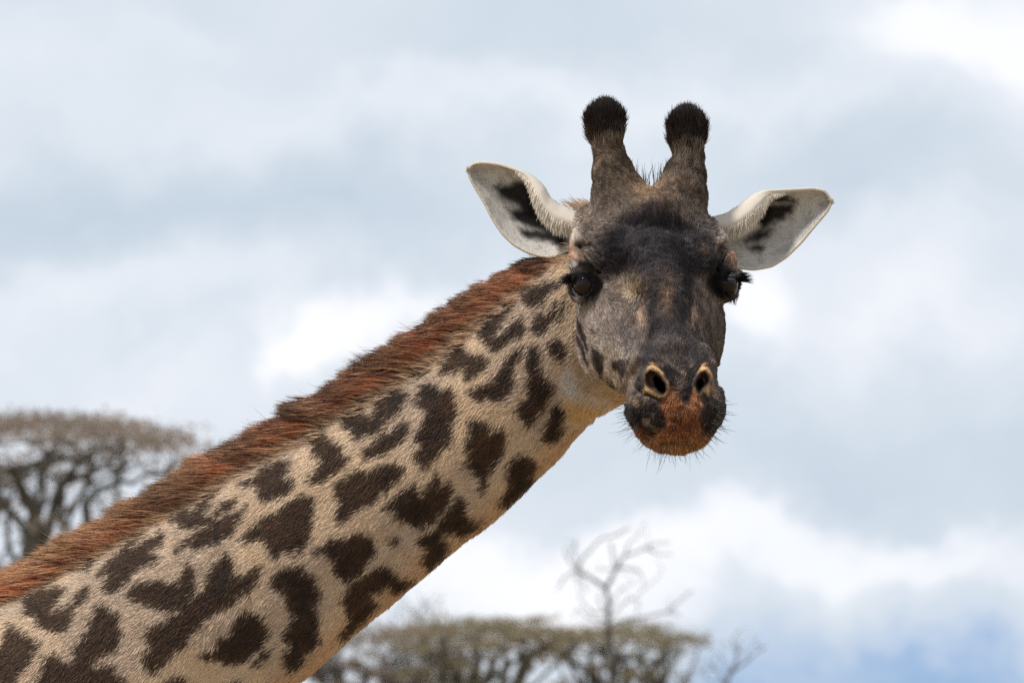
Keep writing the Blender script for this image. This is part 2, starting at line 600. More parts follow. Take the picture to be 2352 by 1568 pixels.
# ------------------------------------------------------------------ coat markings
PATCH = [tl(t, q) for t, q in [
    ('A', [(130, 1020), (200, 1060), (280, 1130), (330, 1170), (400, 1190), (360, 1260), (330, 1310), (290, 1360), (240, 1440), (190, 1510), (140, 1590), (-60, 1640), (-60, 1320), (40, 1230), (90, 1130)]),
    ('A', [(330, 770), (430, 720), (560, 695), (640, 700), (590, 800), (540, 880), (500, 920), (620, 880), (700, 820), (770, 740), (840, 700), (820, 790), (720, 870), (690, 910), (715, 960), (650, 1030), (600, 1085), (540, 1070), (440, 1040), (380, 1010), (370, 960), (290, 930), (260, 890), (240, 840)]),
    ('A', [(640, 550), (760, 480), (880, 420), (920, 430), (900, 490), (830, 540), (800, 520), (700, 550)]),
    ('A', [(1190, 300), (1250, 250), (1340, 225), (1280, 300), (1220, 350), (1290, 340), (1400, 260), (1480, 210), (1520, 230), (1500, 310), (1430, 350), (1400, 400), (1470, 410), (1450, 460), (1330, 500), (1240, 570), (1180, 640), (1100, 690), (1030, 735), (970, 690), (1010, 620), (1050, 580), (930, 585), (1000, 500), (1090, 420)]),
    ('A', [(930, 860), (1000, 850), (1050, 900), (1120, 930), (1090, 1000), (1130, 1080), (1090, 1150), (1090, 1200), (1020, 1270), (950, 1310), (880, 1340), (850, 1370), (920, 1400), (1000, 1380), (1080, 1400), (1050, 1450), (1150, 1490), (1200, 1650), (300, 1650), (380, 1510), (430, 1450), (400, 1380), (450, 1310), (500, 1280), (560, 1320), (640, 1370), (700, 1350), (720, 1290), (710, 1220), (780, 1160), (830, 1060), (870, 960)]),
    ('A', [(1190, 740), (1260, 670), (1400, 620), (1490, 620), (1560, 650), (1660, 640), (1680, 560), (1700, 500), (1770, 480), (1790, 560), (1800, 640), (1780, 700), (1760, 780), (1830, 720), (1900, 650), (1950, 540), (1990, 450), (2080, 370), (2120, 400), (2150, 470), (2130, 560), (2230, 570), (2330, 520), (2400, 490), (2360, 600), (2300, 680), (2200, 740), (2090, 810), (2000, 880), (1900, 940), (1840, 1030), (1750, 1100), (1700, 1190), (1620, 1230), (1540, 1320), (1480, 1370), (1400, 1430), (1330, 1350), (1290, 1310), (1380, 1240), (1390, 1160), (1360, 1120), (1400, 1050), (1360, 1040), (1470, 1010), (1570, 930), (1640, 880), (1500, 870), (1390, 850), (1290, 810), (1210, 790)]),
    ('A', [(1530, 1500), (1620, 1470), (1700, 1490), (1720, 1540), (1780, 1680), (1480, 1680)]),
    ('B', [(120, 1550), (200, 1520), (280, 1640), (80, 1640)]),
    ('B', [(420, 80), (480, 40), (560, 0), (640, -60), (720, -120), (860, -150), (900, -100), (900, 0), (890, 100), (890, 170), (870, 250), (840, 320), (740, 370), (640, 360), (530, 400), (490, 330), (460, 290), (440, 240), (360, 270), (240, 240), (330, 150)]),
    ('B', [(1040, 240), (1180, 240), (1320, 200), (1430, 220), (1450, 290), (1440, 380), (1380, 470), (1330, 540), (1270, 590), (1200, 630), (1130, 590), (1090, 530), (1100, 460), (1060, 410), (1030, 360), (920, 370), (1000, 300)]),
    ('B', [(560, 560), (640, 510), (760, 480), (830, 530), (900, 610), (950, 690), (945, 790), (910, 860), (940, 940), (950, 1030), (930, 1110), (950, 1160), (890, 1230), (820, 1290), (780, 1370), (690, 1420), (650, 1370), (640, 1300), (690, 1240), (680, 1170), (640, 1140), (680, 1060), (720, 960), (720, 900), (660, 840), (640, 760), (590, 700), (510, 660), (520, 600)]),
    ('B', [(230, 900), (320, 880), (400, 930), (460, 1000), (490, 1080), (470, 1150), (440, 1220), (350, 1280), (250, 1330), (130, 1350), (0, 1320), (-130, 1290), (-90, 1250), (0, 1210), (50, 1120), (150, 1100), (180, 1000)]),
    ('B', [(400, 1320), (450, 1270), (510, 1250), (490, 1300), (440, 1350), (380, 1380), (350, 1380)]),
    ('B', [(1360, 560), (1440, 510), (1560, 480), (1600, 540), (1680, 590), (1790, 610), (1720, 680), (1640, 720), (1560, 660), (1500, 690), (1420, 730), (1440, 800), (1470, 830), (1420, 890), (1380, 960), (1280, 1040), (1200, 1110), (1140, 1150), (1130, 1110), (1180, 1020), (1200, 950), (1190, 860), (1150, 810), (1180, 720), (1220, 660), (1280, 600)]),
    ('B', [(1960, 160), (2060, 60), (2150, -60), (2230, -130), (2290, -60), (2260, 20), (2330, 80), (2420, 60), (2360, 140), (2250, 220), (2150, 180), (2060, 200), (2060, 260), (2110, 310), (2090, 390), (2000, 460), (1930, 510), (1890, 460), (1900, 400), (1930, 350), (1850, 280), (1880, 220)]),
    ('B', [(1590, 260), (1630, 225), (1665, 240), (1650, 275), (1600, 290)]),
    ('C', [(0, 1130), (100, 1080), (240, 1070), (260, 1000), (330, 930), (440, 890), (400, 960), (340, 1050), (300, 1100), (400, 1090), (470, 990), (600, 940), (560, 1020), (420, 1110), (480, 1130), (600, 1060), (690, 1020), (650, 1110), (580, 1200), (530, 1270), (430, 1330), (330, 1350), (240, 1400), (190, 1350), (60, 1420), (130, 1330), (210, 1300), (280, 1220), (380, 1180), (250, 1200), (110, 1210), (60, 1160)]),
    ('C', [(850, 690), (960, 620), (1090, 610), (1060, 680), (1000, 720), (1020, 760), (1110, 730), (1120, 800), (1060, 870), (960, 910), (870, 960), (790, 920), (770, 870), (800, 840), (720, 830), (660, 820), (760, 770)]),
    ('C', [(1220, 400), (1300, 340), (1380, 350), (1440, 400), (1550, 460), (1540, 540), (1610, 590), (1590, 660), (1500, 700), (1440, 740), (1350, 800), (1250, 780), (1300, 700), (1350, 640), (1360, 560), (1290, 540), (1280, 460)]),
    ('C', [(1500, 820), (1600, 760), (1690, 690), (1800, 680), (1920, 620), (2000, 600), (2090, 640), (2080, 720), (2000, 770), (1940, 840), (1890, 910), (1850, 960), (1760, 1000), (1680, 1040), (1610, 1100), (1520, 1150), (1480, 1090), (1530, 1010), (1540, 950), (1500, 900)]),
    ('C', [(1750, 510), (1840, 430), (1900, 360), (2000, 330), (2070, 260), (2140, 250), (2120, 340), (2080, 410), (2010, 470), (1940, 520), (1850, 550), (1760, 580)]),
    ('D', [(20, 590), (110, 530), (180, 500), (190, 580), (240, 620), (270, 560), (290, 480), (400, 410), (500, 360), (590, 390), (540, 460), (490, 530), (400, 590), (350, 680), (290, 740), (190, 750), (120, 770), (70, 710), (0, 680), (-20, 620)]),
    ('D', [(700, 320), (790, 300), (860, 350), (960, 330), (990, 410), (980, 470), (1020, 500), (1010, 580), (970, 660), (960, 760), (940, 840), (880, 860), (820, 930), (770, 1000), (710, 1040), (650, 990), (630, 920), (690, 850), (650, 800), (640, 750), (700, 680), (730, 600), (760, 520), (700, 490), (640, 480), (690, 400)]),
    ('E', [(210, 1180), (260, 1080), (350, 1040), (390, 1100), (440, 1180), (520, 1210), (620, 1200), (690, 1270), (650, 1350), (560, 1410), (440, 1490), (400, 1420), (410, 1340), (330, 1380), (200, 1420), (100, 1410), (170, 1310)]),
    ('D', [(610, 210), (680, 140), (740, 130), (750, 190), (690, 230), (630, 260)]),
    ('D', [(1460, 70), (1504, 9), (1550, -30), (1602, -51), (1590, 0), (1560, 60), (1515, 140), (1530, 220), (1535, 290), (1490, 390), (1460, 440), (1370, 440), (1290, 420), (1230, 445), (1150, 400), (1130, 370), (1190, 330), (1300, 300), (1360, 280), (1350, 230), (1400, 170), (1440, 130)]),
    ('D', [(1640, 80), (1650, 0), (1670, -40), (1740, -50), (1755, 0), (1760, 100), (1770, 200), (1830, 250), (1895, 320), (1850, 390), (1810, 490), (1740, 570), (1690, 630), (1630, 685), (1600, 610), (1590, 550), (1550, 520), (1600, 450), (1660, 420), (1660, 330), (1650, 230), (1670, 170)]),
    ('D', [(1110, 640), (1150, 600), (1230, 620), (1290, 660), (1320, 730), (1360, 700), (1410, 670), (1430, 730), (1450, 790), (1440, 860), (1400, 940), (1350, 1010), (1310, 1070), (1290, 1120), (1270, 1190), (1230, 1260), (1220, 1220), (1240, 1150), (1170, 1110), (1160, 1060), (1100, 1040), (1120, 960), (1130, 880), (1080, 820), (1110, 740)]),
    ('D', [(1880, 490), (1930, 470), (1980, 540), (1970, 620), (1950, 720), (1910, 780), (1860, 830), (1800, 770), (1795, 700), (1830, 620), (1850, 560)]),
    ('D', [(1520, 950), (1590, 910), (1650, 950), (1730, 980), (1730, 1040), (1690, 1110), (1700, 1150), (1640, 1240), (1550, 1320), (1450, 1390), (1390, 1360), (1440, 1270), (1480, 1190), (1470, 1110), (1490, 1020)]),
    ('D', [(640, 1200), (700, 1310), (760, 1230), (770, 1150), (840, 1090), (880, 1170), (850, 1240), (910, 1200), (940, 1160), (980, 1190), (970, 1280), (960, 1350), (900, 1430), (830, 1480), (760, 1540), (640, 1570), (580, 1530), (440, 1490), (470, 1430), (360, 1410), (420, 1340), (500, 1260)]),
    ('E', [(1090, 490), (1190, 430), (1290, 380), (1400, 330), (1500, 320), (1550, 340), (1520, 390), (1450, 430), (1390, 500), (1340, 560), (1270, 600), (1190, 620), (1150, 570), (1110, 540)]),
    ('E', [(570, 900), (640, 800), (720, 740), (850, 630), (970, 580), (1020, 600), (960, 680), (900, 740), (850, 800), (790, 870), (780, 960), (830, 960), (900, 890), (990, 800), (1080, 740), (1110, 760), (1140, 840), (1120, 900), (1080, 970), (1000, 970), (930, 1000), (870, 1070), (790, 1130), (720, 1130), (660, 1060), (600, 980)]),
    ('E', [(1210, 870), (1240, 790), (1290, 720), (1380, 720), (1440, 640), (1480, 570), (1520, 540), (1520, 640), (1490, 720), (1420, 790), (1370, 850), (1340, 910), (1260, 920)]),
    ('E', [(1500, 780), (1520, 700), (1560, 600), (1590, 500), (1620, 490), (1600, 600), (1580, 680), (1540, 750), (1510, 800)]),
    ('E', [(1420, 1100), (1440, 1020), (1500, 980), (1560, 1000), (1610, 1080), (1620, 1160), (1570, 1240), (1510, 1240), (1440, 1190)]),
]]
CHEEK = [tl('R', q) for q in [
    [(205, 570), (230, 600), (245, 680), (290, 760), (320, 850), (300, 870), (270, 790), (230, 700), (205, 640)],
    [(250, 590), (290, 660), (320, 720), (340, 800), (330, 830), (290, 740), (260, 660)],
    [(350, 770), (390, 790), (430, 840), (435, 920), (420, 980), (390, 930), (360, 860)],
    [(480, 890), (540, 860), (580, 870), (575, 960), (545, 1000), (520, 930), (490, 920)],
    [(455, 960), (490, 1010), (540, 1060), (560, 1090), (520, 1100), (470, 1030)],
    [(330, 650), (385, 680), (360, 690)], [(300, 840), (340, 880), (330, 910), (310, 880)],
    [(340, 950), (380, 990), (390, 1030), (350, 1000)], [(285, 990), (330, 1050), (310, 1065)]]]
ORANGE = tl('G', [(690, 650), (730, 560), (760, 580), (820, 620), (870, 640), (900, 700), (960, 770), (1030, 760), (1040, 680), (1060, 580), (1100, 560), (1140, 620), (1180, 740), (1140, 830), (1130, 960), (1180, 1060), (1280, 1190), (1290, 1230), (1350, 1200), (1420, 1100), (1480, 1060), (1500, 1160), (1380, 1340), (1200, 1440), (1000, 1520), (820, 1500), (600, 1440), (400, 1280), (280, 1150), (220, 1050), (330, 1080), (430, 1110), (500, 1200), (570, 1210), (640, 1110), (740, 1040), (750, 950), (740, 860), (690, 760)])
RIM = [tl('G', [(430, 470), (420, 380), (470, 290), (540, 260), (610, 310), (680, 420), (740, 480), (740, 560), (700, 650), (640, 670), (540, 650), (420, 610), (440, 560)]),
       tl('G', [(1130, 480), (1150, 380), (1170, 290), (1220, 270), (1280, 340), (1320, 430), (1310, 530), (1290, 640), (1170, 660), (1140, 640), (1100, 560)])]
DARKTOP = [(1335, 575), (1390, 540), (1440, 505), (1470, 478), (1503, 462), (1540, 490), (1590, 520), (1650, 560), (1672, 600), (1640, 640), (1600, 640),
           (1590, 700), (1583, 760), (1605, 800), (1640, 850), (1470, 850), (1478, 790), (1492, 740), (1484, 690), (1450, 640), (1380, 640), (1330, 625), (1310, 610)]
WHITE_LID = tl('H', [(260, 360), (330, 275), (440, 245), (560, 290), (530, 350), (430, 390), (280, 405)])
THROAT_W = tl('D', [(1950, 180), (2050, 170), (2110, 380), (2200, 420), (2340, 430), (2420, 520), (2220, 590), (2100, 640), (2010, 600), (1970, 500), (1935, 380)])


def coat(p, jitter=None):
    """hair colour at points on the skin (linear RGB)"""
    N = len(p)
    hw = head_weight(p)
    x0, y0 = p[:, 0].copy(), p[:, 1].copy()
    wv = fbm(p, 22, 3, 2) - 0.5; wu = fbm(p, 22, 9, 2) - 0.5
    x = x0 + wv * 11; y = y0 + wu * 11
    s, n = neck_coords(x0, y0)
    nt = np.interp(s, SG, NT); nb = np.interp(s, SG, NB)
    u = (n - nt) / (nb - nt)
    n1 = fbm(p, 120, 21, 3); n2 = fbm(p, 16, 5, 2); n3 = vnoise(p, 5, 31)
    def mixc(c, col, m):
        return c + (np.asarray(col, F32) - c) * m[:, None]
    # --- neck
    c = np.tile(srgb(200, 176, 146).astype(F32), (N, 1))
    c = mixc(c, srgb(212, 184, 148), sstep(0.42, 0.68, n1) * 0.8)
    c = mixc(c, srgb(168, 146, 124), sstep(0.58, 0.36, n1) * 0.55)
    c = mixc(c, srgb(190, 148, 104), sstep(0.84, 1.0, u) * 0.6)  # warm ground bounce along the neck's lower edge, put into the colour
    c = mixc(c, srgb(196, 178, 150), sstep(0.07, 0.0, u) * 0.6)
    tw = poly_dist(x, y, THROAT_W)
    c = mixc(c, srgb(240, 230, 216), sstep(14, -10, tw) * 0.95)
    c = mixc(c, srgb(214, 178, 122), sstep(12, -8, tw) * sstep(885, 930, y0 + 0.25 * (1330 - x0)))
    pm = np.full(N, 60.0, F32)
    for q in PATCH:
        qa = np.array(q)
        m = (x > qa[:, 0].min() - 20) & (x < qa[:, 0].max() + 20) & (y > qa[:, 1].min() - 20) & (y < qa[:, 1].max() + 20)
        if m.any():
            pm[m] = np.minimum(pm[m], poly_dist(x[m], y[m], q))
    # beyond the studied side: patches of the same kind
    out = (p[:, 2] < neck_d0(s) - 20) | (x0 < -60) | (y0 > 1590)
    if out.any():
        qq = p[out]
        cellp = np.floor(qq / 120.0)
        best = np.full(len(qq), 1e9, F32); sec = np.full(len(qq), 1e9, F32)
        for dx in (-1, 0, 1):
            for dy in (-1, 0, 1):
                for dz in (-1, 0, 1):
                    cc = (cellp + np.array([dx, dy, dz])).astype(np.int64) + 500
                    ctr = np.stack([hash3(cc[:, 0], cc[:, 1], cc[:, 2], k) for k in (1, 2, 3)], 1) + cellp + np.array([dx, dy, dz])
                    dd = np.linalg.norm(qq / 120.0 - ctr, axis=1)
                    sec = np.minimum(sec, np.maximum(best, dd)); best = np.minimum(best, dd)
        pm[out] = np.where(hw[out] < 0.5, 22 - (sec - best) * 120 + (n2[out] - .5) * 14, 60)
    c *= np.array([1.22, 1.27, 1.42], F32)
    soft = 4.5
    jit = 0 if jitter is None else jitter * 5.0
    pmask = sstep(soft, -soft, pm - 3.5 + (n3 - 0.5) * 7 + jit)
    pc = np.tile(srgb(44, 31, 26).astype(F32), (N, 1))
    pc = pc * 0.75
    pc = mixc(pc, srgb(72, 48, 33), np.clip(sstep(0.36, 0.70, n2) * 0.65 + sstep(0.42, 0.66, n1) * 0.55, 0, 1))
    pc = mixc(pc, srgb(80, 59, 42), sstep(-14, -1, pm) * 0.45)
    pc = mixc(pc, srgb(84, 62, 46), sstep(700, 250, x0) * 0.45)
    c = c + (pc - c) * (pmask * 0.97)[:, None]
    # --- head
    h = np.tile(srgb(88, 78, 72).astype(F32), (N, 1))
    def blob(h, cx, cy, rx, ry, col, a=1.0, ang=0.0):
        ca, sa = math.cos(math.radians(ang)), math.sin(math.radians(ang))
        X = (x - cx) * ca + (y - cy) * sa; Y = -(x - cx) * sa + (y - cy) * ca
        return mixc(h, srgb(*col), a * np.exp(-((X / rx) ** 2 + (Y / ry) ** 2)))
    def pol(h, q, col, a=1.0, so=6.0):
        return mixc(h, srgb(*col), a * sstep(so, -so, poly_dist(x, y, q)))
    h = blob(h, 1385, 735, 70, 80, (124, 111, 103), 0.9)
    h = blob(h, 1368, 850, 58, 68, (160, 146, 134), 0.92)
    h = blob(h, 1352, 720, 26, 36, (140, 128, 118), 0.7)
    h = blob(h, 1432, 762, 34, 20, (74, 66, 64), 0.7)
    h = blob(h, 1410, 880, 40, 40, (150, 132, 112), 0.7, 30)
    h = blob(h, 1622, 740, 26, 70, (96, 84, 76), 0.7)
    # horns and crown of the head
    up = sstep(520, 455, y0 + 0.12 * np.abs(x0 - 1495))
    h = mixc(h, srgb(84, 70, 57), up * 0.95)
    h = mixc(h, srgb(52, 40, 32), up * sstep(0.45, 0.65, n2) * 0.75)
    h = blob(h, 1493, 435, 34, 45, (140, 112, 86), 0.6)
    h = mixc(h, srgb(118, 104, 90), sstep(60, 0, np.abs(y0 - 505)) * sstep(1440, 1380, x0) * 0.45)
    h = pol(h, DARKTOP, (41, 37, 41), 0.97, 18)
    h = blob(h, 1533, 682, 19, 50, (104, 80, 60), 0.75)
    h = blob(h, 1505, 640, 10, 30, (60, 44, 36), 0.5)
    h = blob(h, 1452, 662, 30, 24, (120, 104, 84), 0.85)
    h = blob(h, 1475, 735, 9, 22, (182, 156, 134), 0.9, -8)
    h = blob(h, 1593, 735, 7, 26, (166, 142, 124), 0.8, 6)
    h = blob(h, 1606, 678, 14, 26, (112, 96, 84), 0.8)
    h = blob(h, 1540, 790, 52, 26, (84, 74, 68), 0.8)
    h = blob(h, 1540, 835, 34, 14, (104, 88, 76), 0.55)
    for q in CHEEK:
        h = pol(h, q, (46, 38, 38), 0.92, 4)
    # brows
    h = blob(h, 1302, 582, 32, 20, (206, 166, 136), 0.97, 15)
    h = blob(h, 1352, 584, 30, 24, (134, 116, 104), 0.8, 40)
    h = blob(h, 1688, 588, 18, 22, (200, 158, 128), 0.95)
    h = blob(h, 1655, 570, 20, 20, (112, 96, 86), 0.7)
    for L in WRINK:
        h = mixc(h, srgb(40, 36, 38), 0.85 * np.exp(-(line_dist(x0, y0, L) / 3.2) ** 2))  # brow creases darkened in colour too, standing in for their shade
    # muzzle
    mz = sstep(1.15, 0.78, np.sqrt(((x - 1548) / 120) ** 2 + ((y - 945) / 116) ** 2)) * sstep(300, 330, to_local(x0, p[:, 2])[1] + 0.4 * (y0 - 860))
    h = mixc(h, srgb(36, 30, 30), mz * 0.95)
    h = mixc(h, srgb(112, 96, 84), mz * sstep(0.55, 0.74, n2) * 0.7)
    h = blob(h, 1450, 885, 10, 34, (128, 110, 98), 0.6)
    h = blob(h, 1456, 912, 22, 10, (136, 116, 98), 0.7, 20)
    h = blob(h, 1641, 900, 10, 20, (140, 120, 102), 0.7)
    h = mixc(h, srgb(154, 102, 66, 0.80), 0.93 * sstep(14, -12, poly_dist(x, y, ORANGE)))
    od = poly_dist(x, y, ORANGE)
    h = mixc(h, srgb(184, 138, 82, 0.85), sstep(6, -6, od) * sstep(985, 1030, y0) * 0.85)  # paler underside: rim light from the ground painted over the lip's orange
    h = mixc(h, srgb(112, 62, 36, 0.85), sstep(6, -6, od) * np.exp(-((y0 - 962) / 30) ** 2) * 0.75)
    for q, r, k in zip(NOST, RIM, HOLE):
        h = pol(h, r, (196, 156, 108), 0.9, 5)
        h = mixc(h, srgb(60, 44, 34), sstep(9, 1, poly_dist(x0, y0, q)))
        h = pol(h, q, (74, 54, 40), 0.9, 6)
        h = pol(h, k, (10, 8, 8), 1.0, 3)
    # horn tips
    for kx, ky, lx in ((1389, 262, 1400), (1579, 282, 1579)):
        tip = sstep(1.1, 0.75, np.sqrt(((x - kx) / 62) ** 2 + ((y - ky) / 74) ** 2))
        h = mixc(h, srgb(30, 22, 20), tip * (0.97 if kx > 1500 else 0.9))
    # round the eyes
    for ec, sd_ in ((EYE_L, -1), (EYE_R, 1)):
        e = np.sqrt(((x0 - ec[0] - 4 * (1 if sd_ < 0 else -1)) / 39) ** 2 + ((y0 - ec[1] - 3) / 37) ** 2)
        h = mixc(h, srgb(24, 21, 23), sstep(1.15, 0.72, e) * 0.96)
    h = mixc(h, srgb(24, 21, 23), 0.9 * np.exp(-(line_dist(x0, y0, tl('H', [(330, 380), (520, 300), (700, 300), (850, 380)])) / 6.0) ** 2))
    h = pol(h, WHITE_LID, (226, 220, 214), 0.97, 4)
    # ear roots
    h = mixc(h, srgb(190, 178, 166), sstep(1345, 1318, x0) * sstep(575, 545, y0) * sstep(455, 480, y0) * 0.8)
    h = mixc(h, srgb(170, 158, 148), sstep(1638, 1660, x0) * sstep(575, 545, y0) * 0.8)
    st_ = fbm(np.stack([x0, y0 * 0.30, p[:, 2] * 0.3], 1), 7, 91, 2)
    bl_ = fbm(p, 34, 93, 3)
    h = h * (0.55 + 0.9 * st_)[:, None] * (0.58 + 0.84 * bl_)[:, None]
    h = mixc(h, srgb(108, 86, 68), sstep(0.60, 0.80, st_) * sstep(0.42, 0.6, bl_) * 0.38 * (1 - mz))
    dk = h.sum(1) / 3
    h = h * (1 + 0.42 * sstep(0.03, 0.12, dk))[:, None]
    h = h * (0.72 + 0.56 * n3)[:, None]
    r = np.maximum(c + (h - c) * hw[:, None], 0.002)
    return r * np.minimum(1, 0.78 / r.max(1))[:, None]


# ------------------------------------------------------------------ materials
def mat_hair(name, rough=0.55, spec=0.25, trans=0.0):
    m = bpy.data.materials.new(name); m.use_nodes = True
    g = NG(m.node_tree)
    at = g.n('ShaderNodeAttribute'); at.attribute_name = 'col'
    pb = g.n('ShaderNodeBsdfPrincipled')
    g.link(at.outputs['Color'], pb.inputs['Base Color'])
    pb.inputs['Roughness'].default_value = rough
    pb.inputs['Specular IOR Level'].default_value = spec
    out = g.n('ShaderNodeOutputMaterial')
    sh = pb.outputs[0]
    if trans > 0:
        tr = g.n('ShaderNodeBsdfTranslucent'); g.link(at.outputs['Color'], tr.inputs['Color'])
        mx = g.n('ShaderNodeMixShader'); mx.inputs[0].default_value = trans
        g.link(sh, mx.inputs[1]); g.link(tr.outputs[0], mx.inputs[2]); sh = mx.outputs[0]
    g.link(sh, out.inputs['Surface'])
    return m


def mat_skin():
    m = bpy.data.materials.new("giraffe_skin"); m.use_nodes = True
    g = NG(m.node_tree)
    at = g.n('ShaderNodeAttribute'); at.attribute_name = 'col'
    tc = g.n('ShaderNodeTexCoord')
    nz = g.noise(tc.outputs['Object'], 420.0, 3, 0.6)
    bp = g.n('ShaderNodeBump'); bp.inputs['Strength'].default_value = 0.5; bp.inputs['Distance'].default_value = 0.002
    g.link(nz.outputs['Fac'], bp.inputs['Height'])
    col = g.mix(g.math('MULTIPLY', nz.outputs['Fac'], 0.5), at.outputs['Color'], g.vmath('MULTIPLY', at.outputs['Color'], (0.6, 0.6, 0.6)))
    pb = g.n('ShaderNodeBsdfPrincipled')
    g.link(col, pb.inputs['Base Color']); g.link(bp.outputs[0], pb.inputs['Normal'])
    pb.inputs['Roughness'].default_value = 0.62
    pb.inputs['Specular IOR Level'].default_value = 0.3
    out = g.n('ShaderNodeOutputMaterial'); g.link(pb.outputs[0], out.inputs['Surface'])
    return m


def mat_plain(name, col, rough=0.6, spec=0.3, noise_scale=0, col2=None, bump=0.0):
    m = bpy.data.materials.new(name); m.use_nodes = True
    g = NG(m.node_tree)
    pb = g.n('ShaderNodeBsdfPrincipled')
    if noise_scale:
        tc = g.n('ShaderNodeTexCoord')
        nz = g.noise(tc.outputs['Object'], noise_scale, 5, 0.6)
        f = g.ramp(nz.outputs['Fac'], [(0.35, (0, 0, 0)), (0.65, (1, 1, 1))])
        g.link(g.mix(f, col, col2), pb.inputs['Base Color'])
        if bump:
            bp = g.n('ShaderNodeBump'); bp.inputs['Strength'].default_value = bump
            g.link(nz.outputs['Fac'], bp.inputs['Height']); g.link(bp.outputs[0], pb.inputs['Normal'])
    else:
        g.val(pb.inputs['Base Color'], col)
    pb.inputs['Roughness'].default_value = rough
    pb.inputs['Specular IOR Level'].default_value = spec
    out = g.n('ShaderNodeOutputMaterial'); g.link(pb.outputs[0], out.inputs['Surface'])
    return m


M_SKIN = mat_skin()
M_FUR = mat_hair("giraffe_fur", 0.45, 0.2)
M_MANE = mat_hair("mane_hair", 0.42, 0.45, 0.15)
M_EAR = mat_hair("ear_skin", 0.7, 0.15, 0.22)
M_BLACKHAIR = mat_hair("lash_hair", 0.35, 0.5)


def add_hair(name, P, R, C, mat, parent, point_col=False):
    """P (N,k,3) design units, R (N,k) design units, C (N,3) or (N,k,3)"""
    N, k, _ = P.shape
    cu = bpy.data.hair_curves.new(name)
    cu.add_curves([k] * N)
    w = world(P.reshape(-1, 3)).astype(F32)
    cu.attributes['position'].data.foreach_set('vector', w.ravel())
    ra = cu.attributes.get('radius') or cu.attributes.new('radius', 'FLOAT', 'POINT')
    ra.data.foreach_set('value', (R * K).astype(F32).ravel())
    dom = 'POINT' if point_col else 'CURVE'
    at = cu.attributes.new('col', 'FLOAT_COLOR', dom)
    c4 = np.ones((N * k if point_col else N, 4), F32); c4[:, :3] = C.reshape(-1, 3)
    at.data.foreach_set('color', c4.ravel())
    cu.materials.append(mat)
    o = bpy.data.objects.new(name, cu)
    link(o, parent)
    o['kind'] = 'stuff'
    return o


def norm(v):
    return v / np.maximum(np.linalg.norm(v, axis=-1, keepdims=True), 1e-9)


# ------------------------------------------------------------------ build the giraffe
V, Q = surface((-330, 190, -560), (1730, 1980, 520), 3.4)
V = project(V, 2)
NRM = norm(gradient(V, 2.0))
hw_v = head_weight(V)
soft_v = sstep(455, 520, V[:, 1]) * (1 - 0.7 * np.exp(-(((V[:, 0] - 1335) / 60) ** 2 + ((V[:, 1] - 600) / 50) ** 2))) * (1 - 0.75 * sstep(0, 40, 900 - V[:, 1]) * sstep(0, 40, V[:, 1] - 690))
rel = ((fbm(V, 30, 61, 2) - .5) * 9 + (fbm(V, 11, 63, 2) - .5) * 5) * hw_v * soft_v + (fbm(V, 70, 65, 2) - .5) * 8 * (1 - hw_v)
V = (V + NRM * rel[:, None]).astype(F32)
fn_ = np.cross(V[Q[:, 2]] - V[Q[:, 0]], V[Q[:, 3]] - V[Q[:, 1]])
vn_ = np.stack([sum(np.bincount(Q[:, c_], weights=fn_[:, a_], minlength=len(V)) for c_ in range(4)) for a_ in range(3)], 1)
vn_ = norm(vn_)
if (vn_ * NRM).sum() < 0: vn_ = -vn_
NRM = vn_.astype(F32)
COL = coat(V)
Vw = world(V)

# trunk and legs, outside the frame: continue the same body
def ring_loft(stations, nseg=28):
    vs, fs = [], []
    for (c, t, a, b) in stations:          # centre, tangent, half width, half height (metres)
        t = Vector(t).normalized(); sd = t.cross(Vector((0, 0, 1)))
        if sd.length < 0.05: sd = Vector((0, 1, 0))
        sd.normalize(); up = sd.cross(t).normalized()
        for i in range(nseg):
            an = 2 * math.pi * i / nseg
            vs.append(Vector(c) + sd * (a * math.cos(an)) + up * (b * math.sin(an)))
    n = len(stations)
    for j in range(n - 1):
        for i in range(nseg):
            k = (i + 1) % nseg
            fs.append((j * nseg + i, j * nseg + k, (j + 1) * nseg + k, (j + 1) * nseg + i))
    return np.array([tuple(v) for v in vs]), np.array(fs)


def dense(pts, m):
    pts = np.array(pts, float); t = np.arange(len(pts)); tt = np.linspace(0, len(pts) - 1, m)
    r = np.stack([np.interp(tt, t, pts[:, i]) for i in range(pts.shape[1])], 1)
    for _ in range(3):
        r[1:-1] = (r[:-2] + 2 * r[1:-1] + r[2:]) / 4
    return r


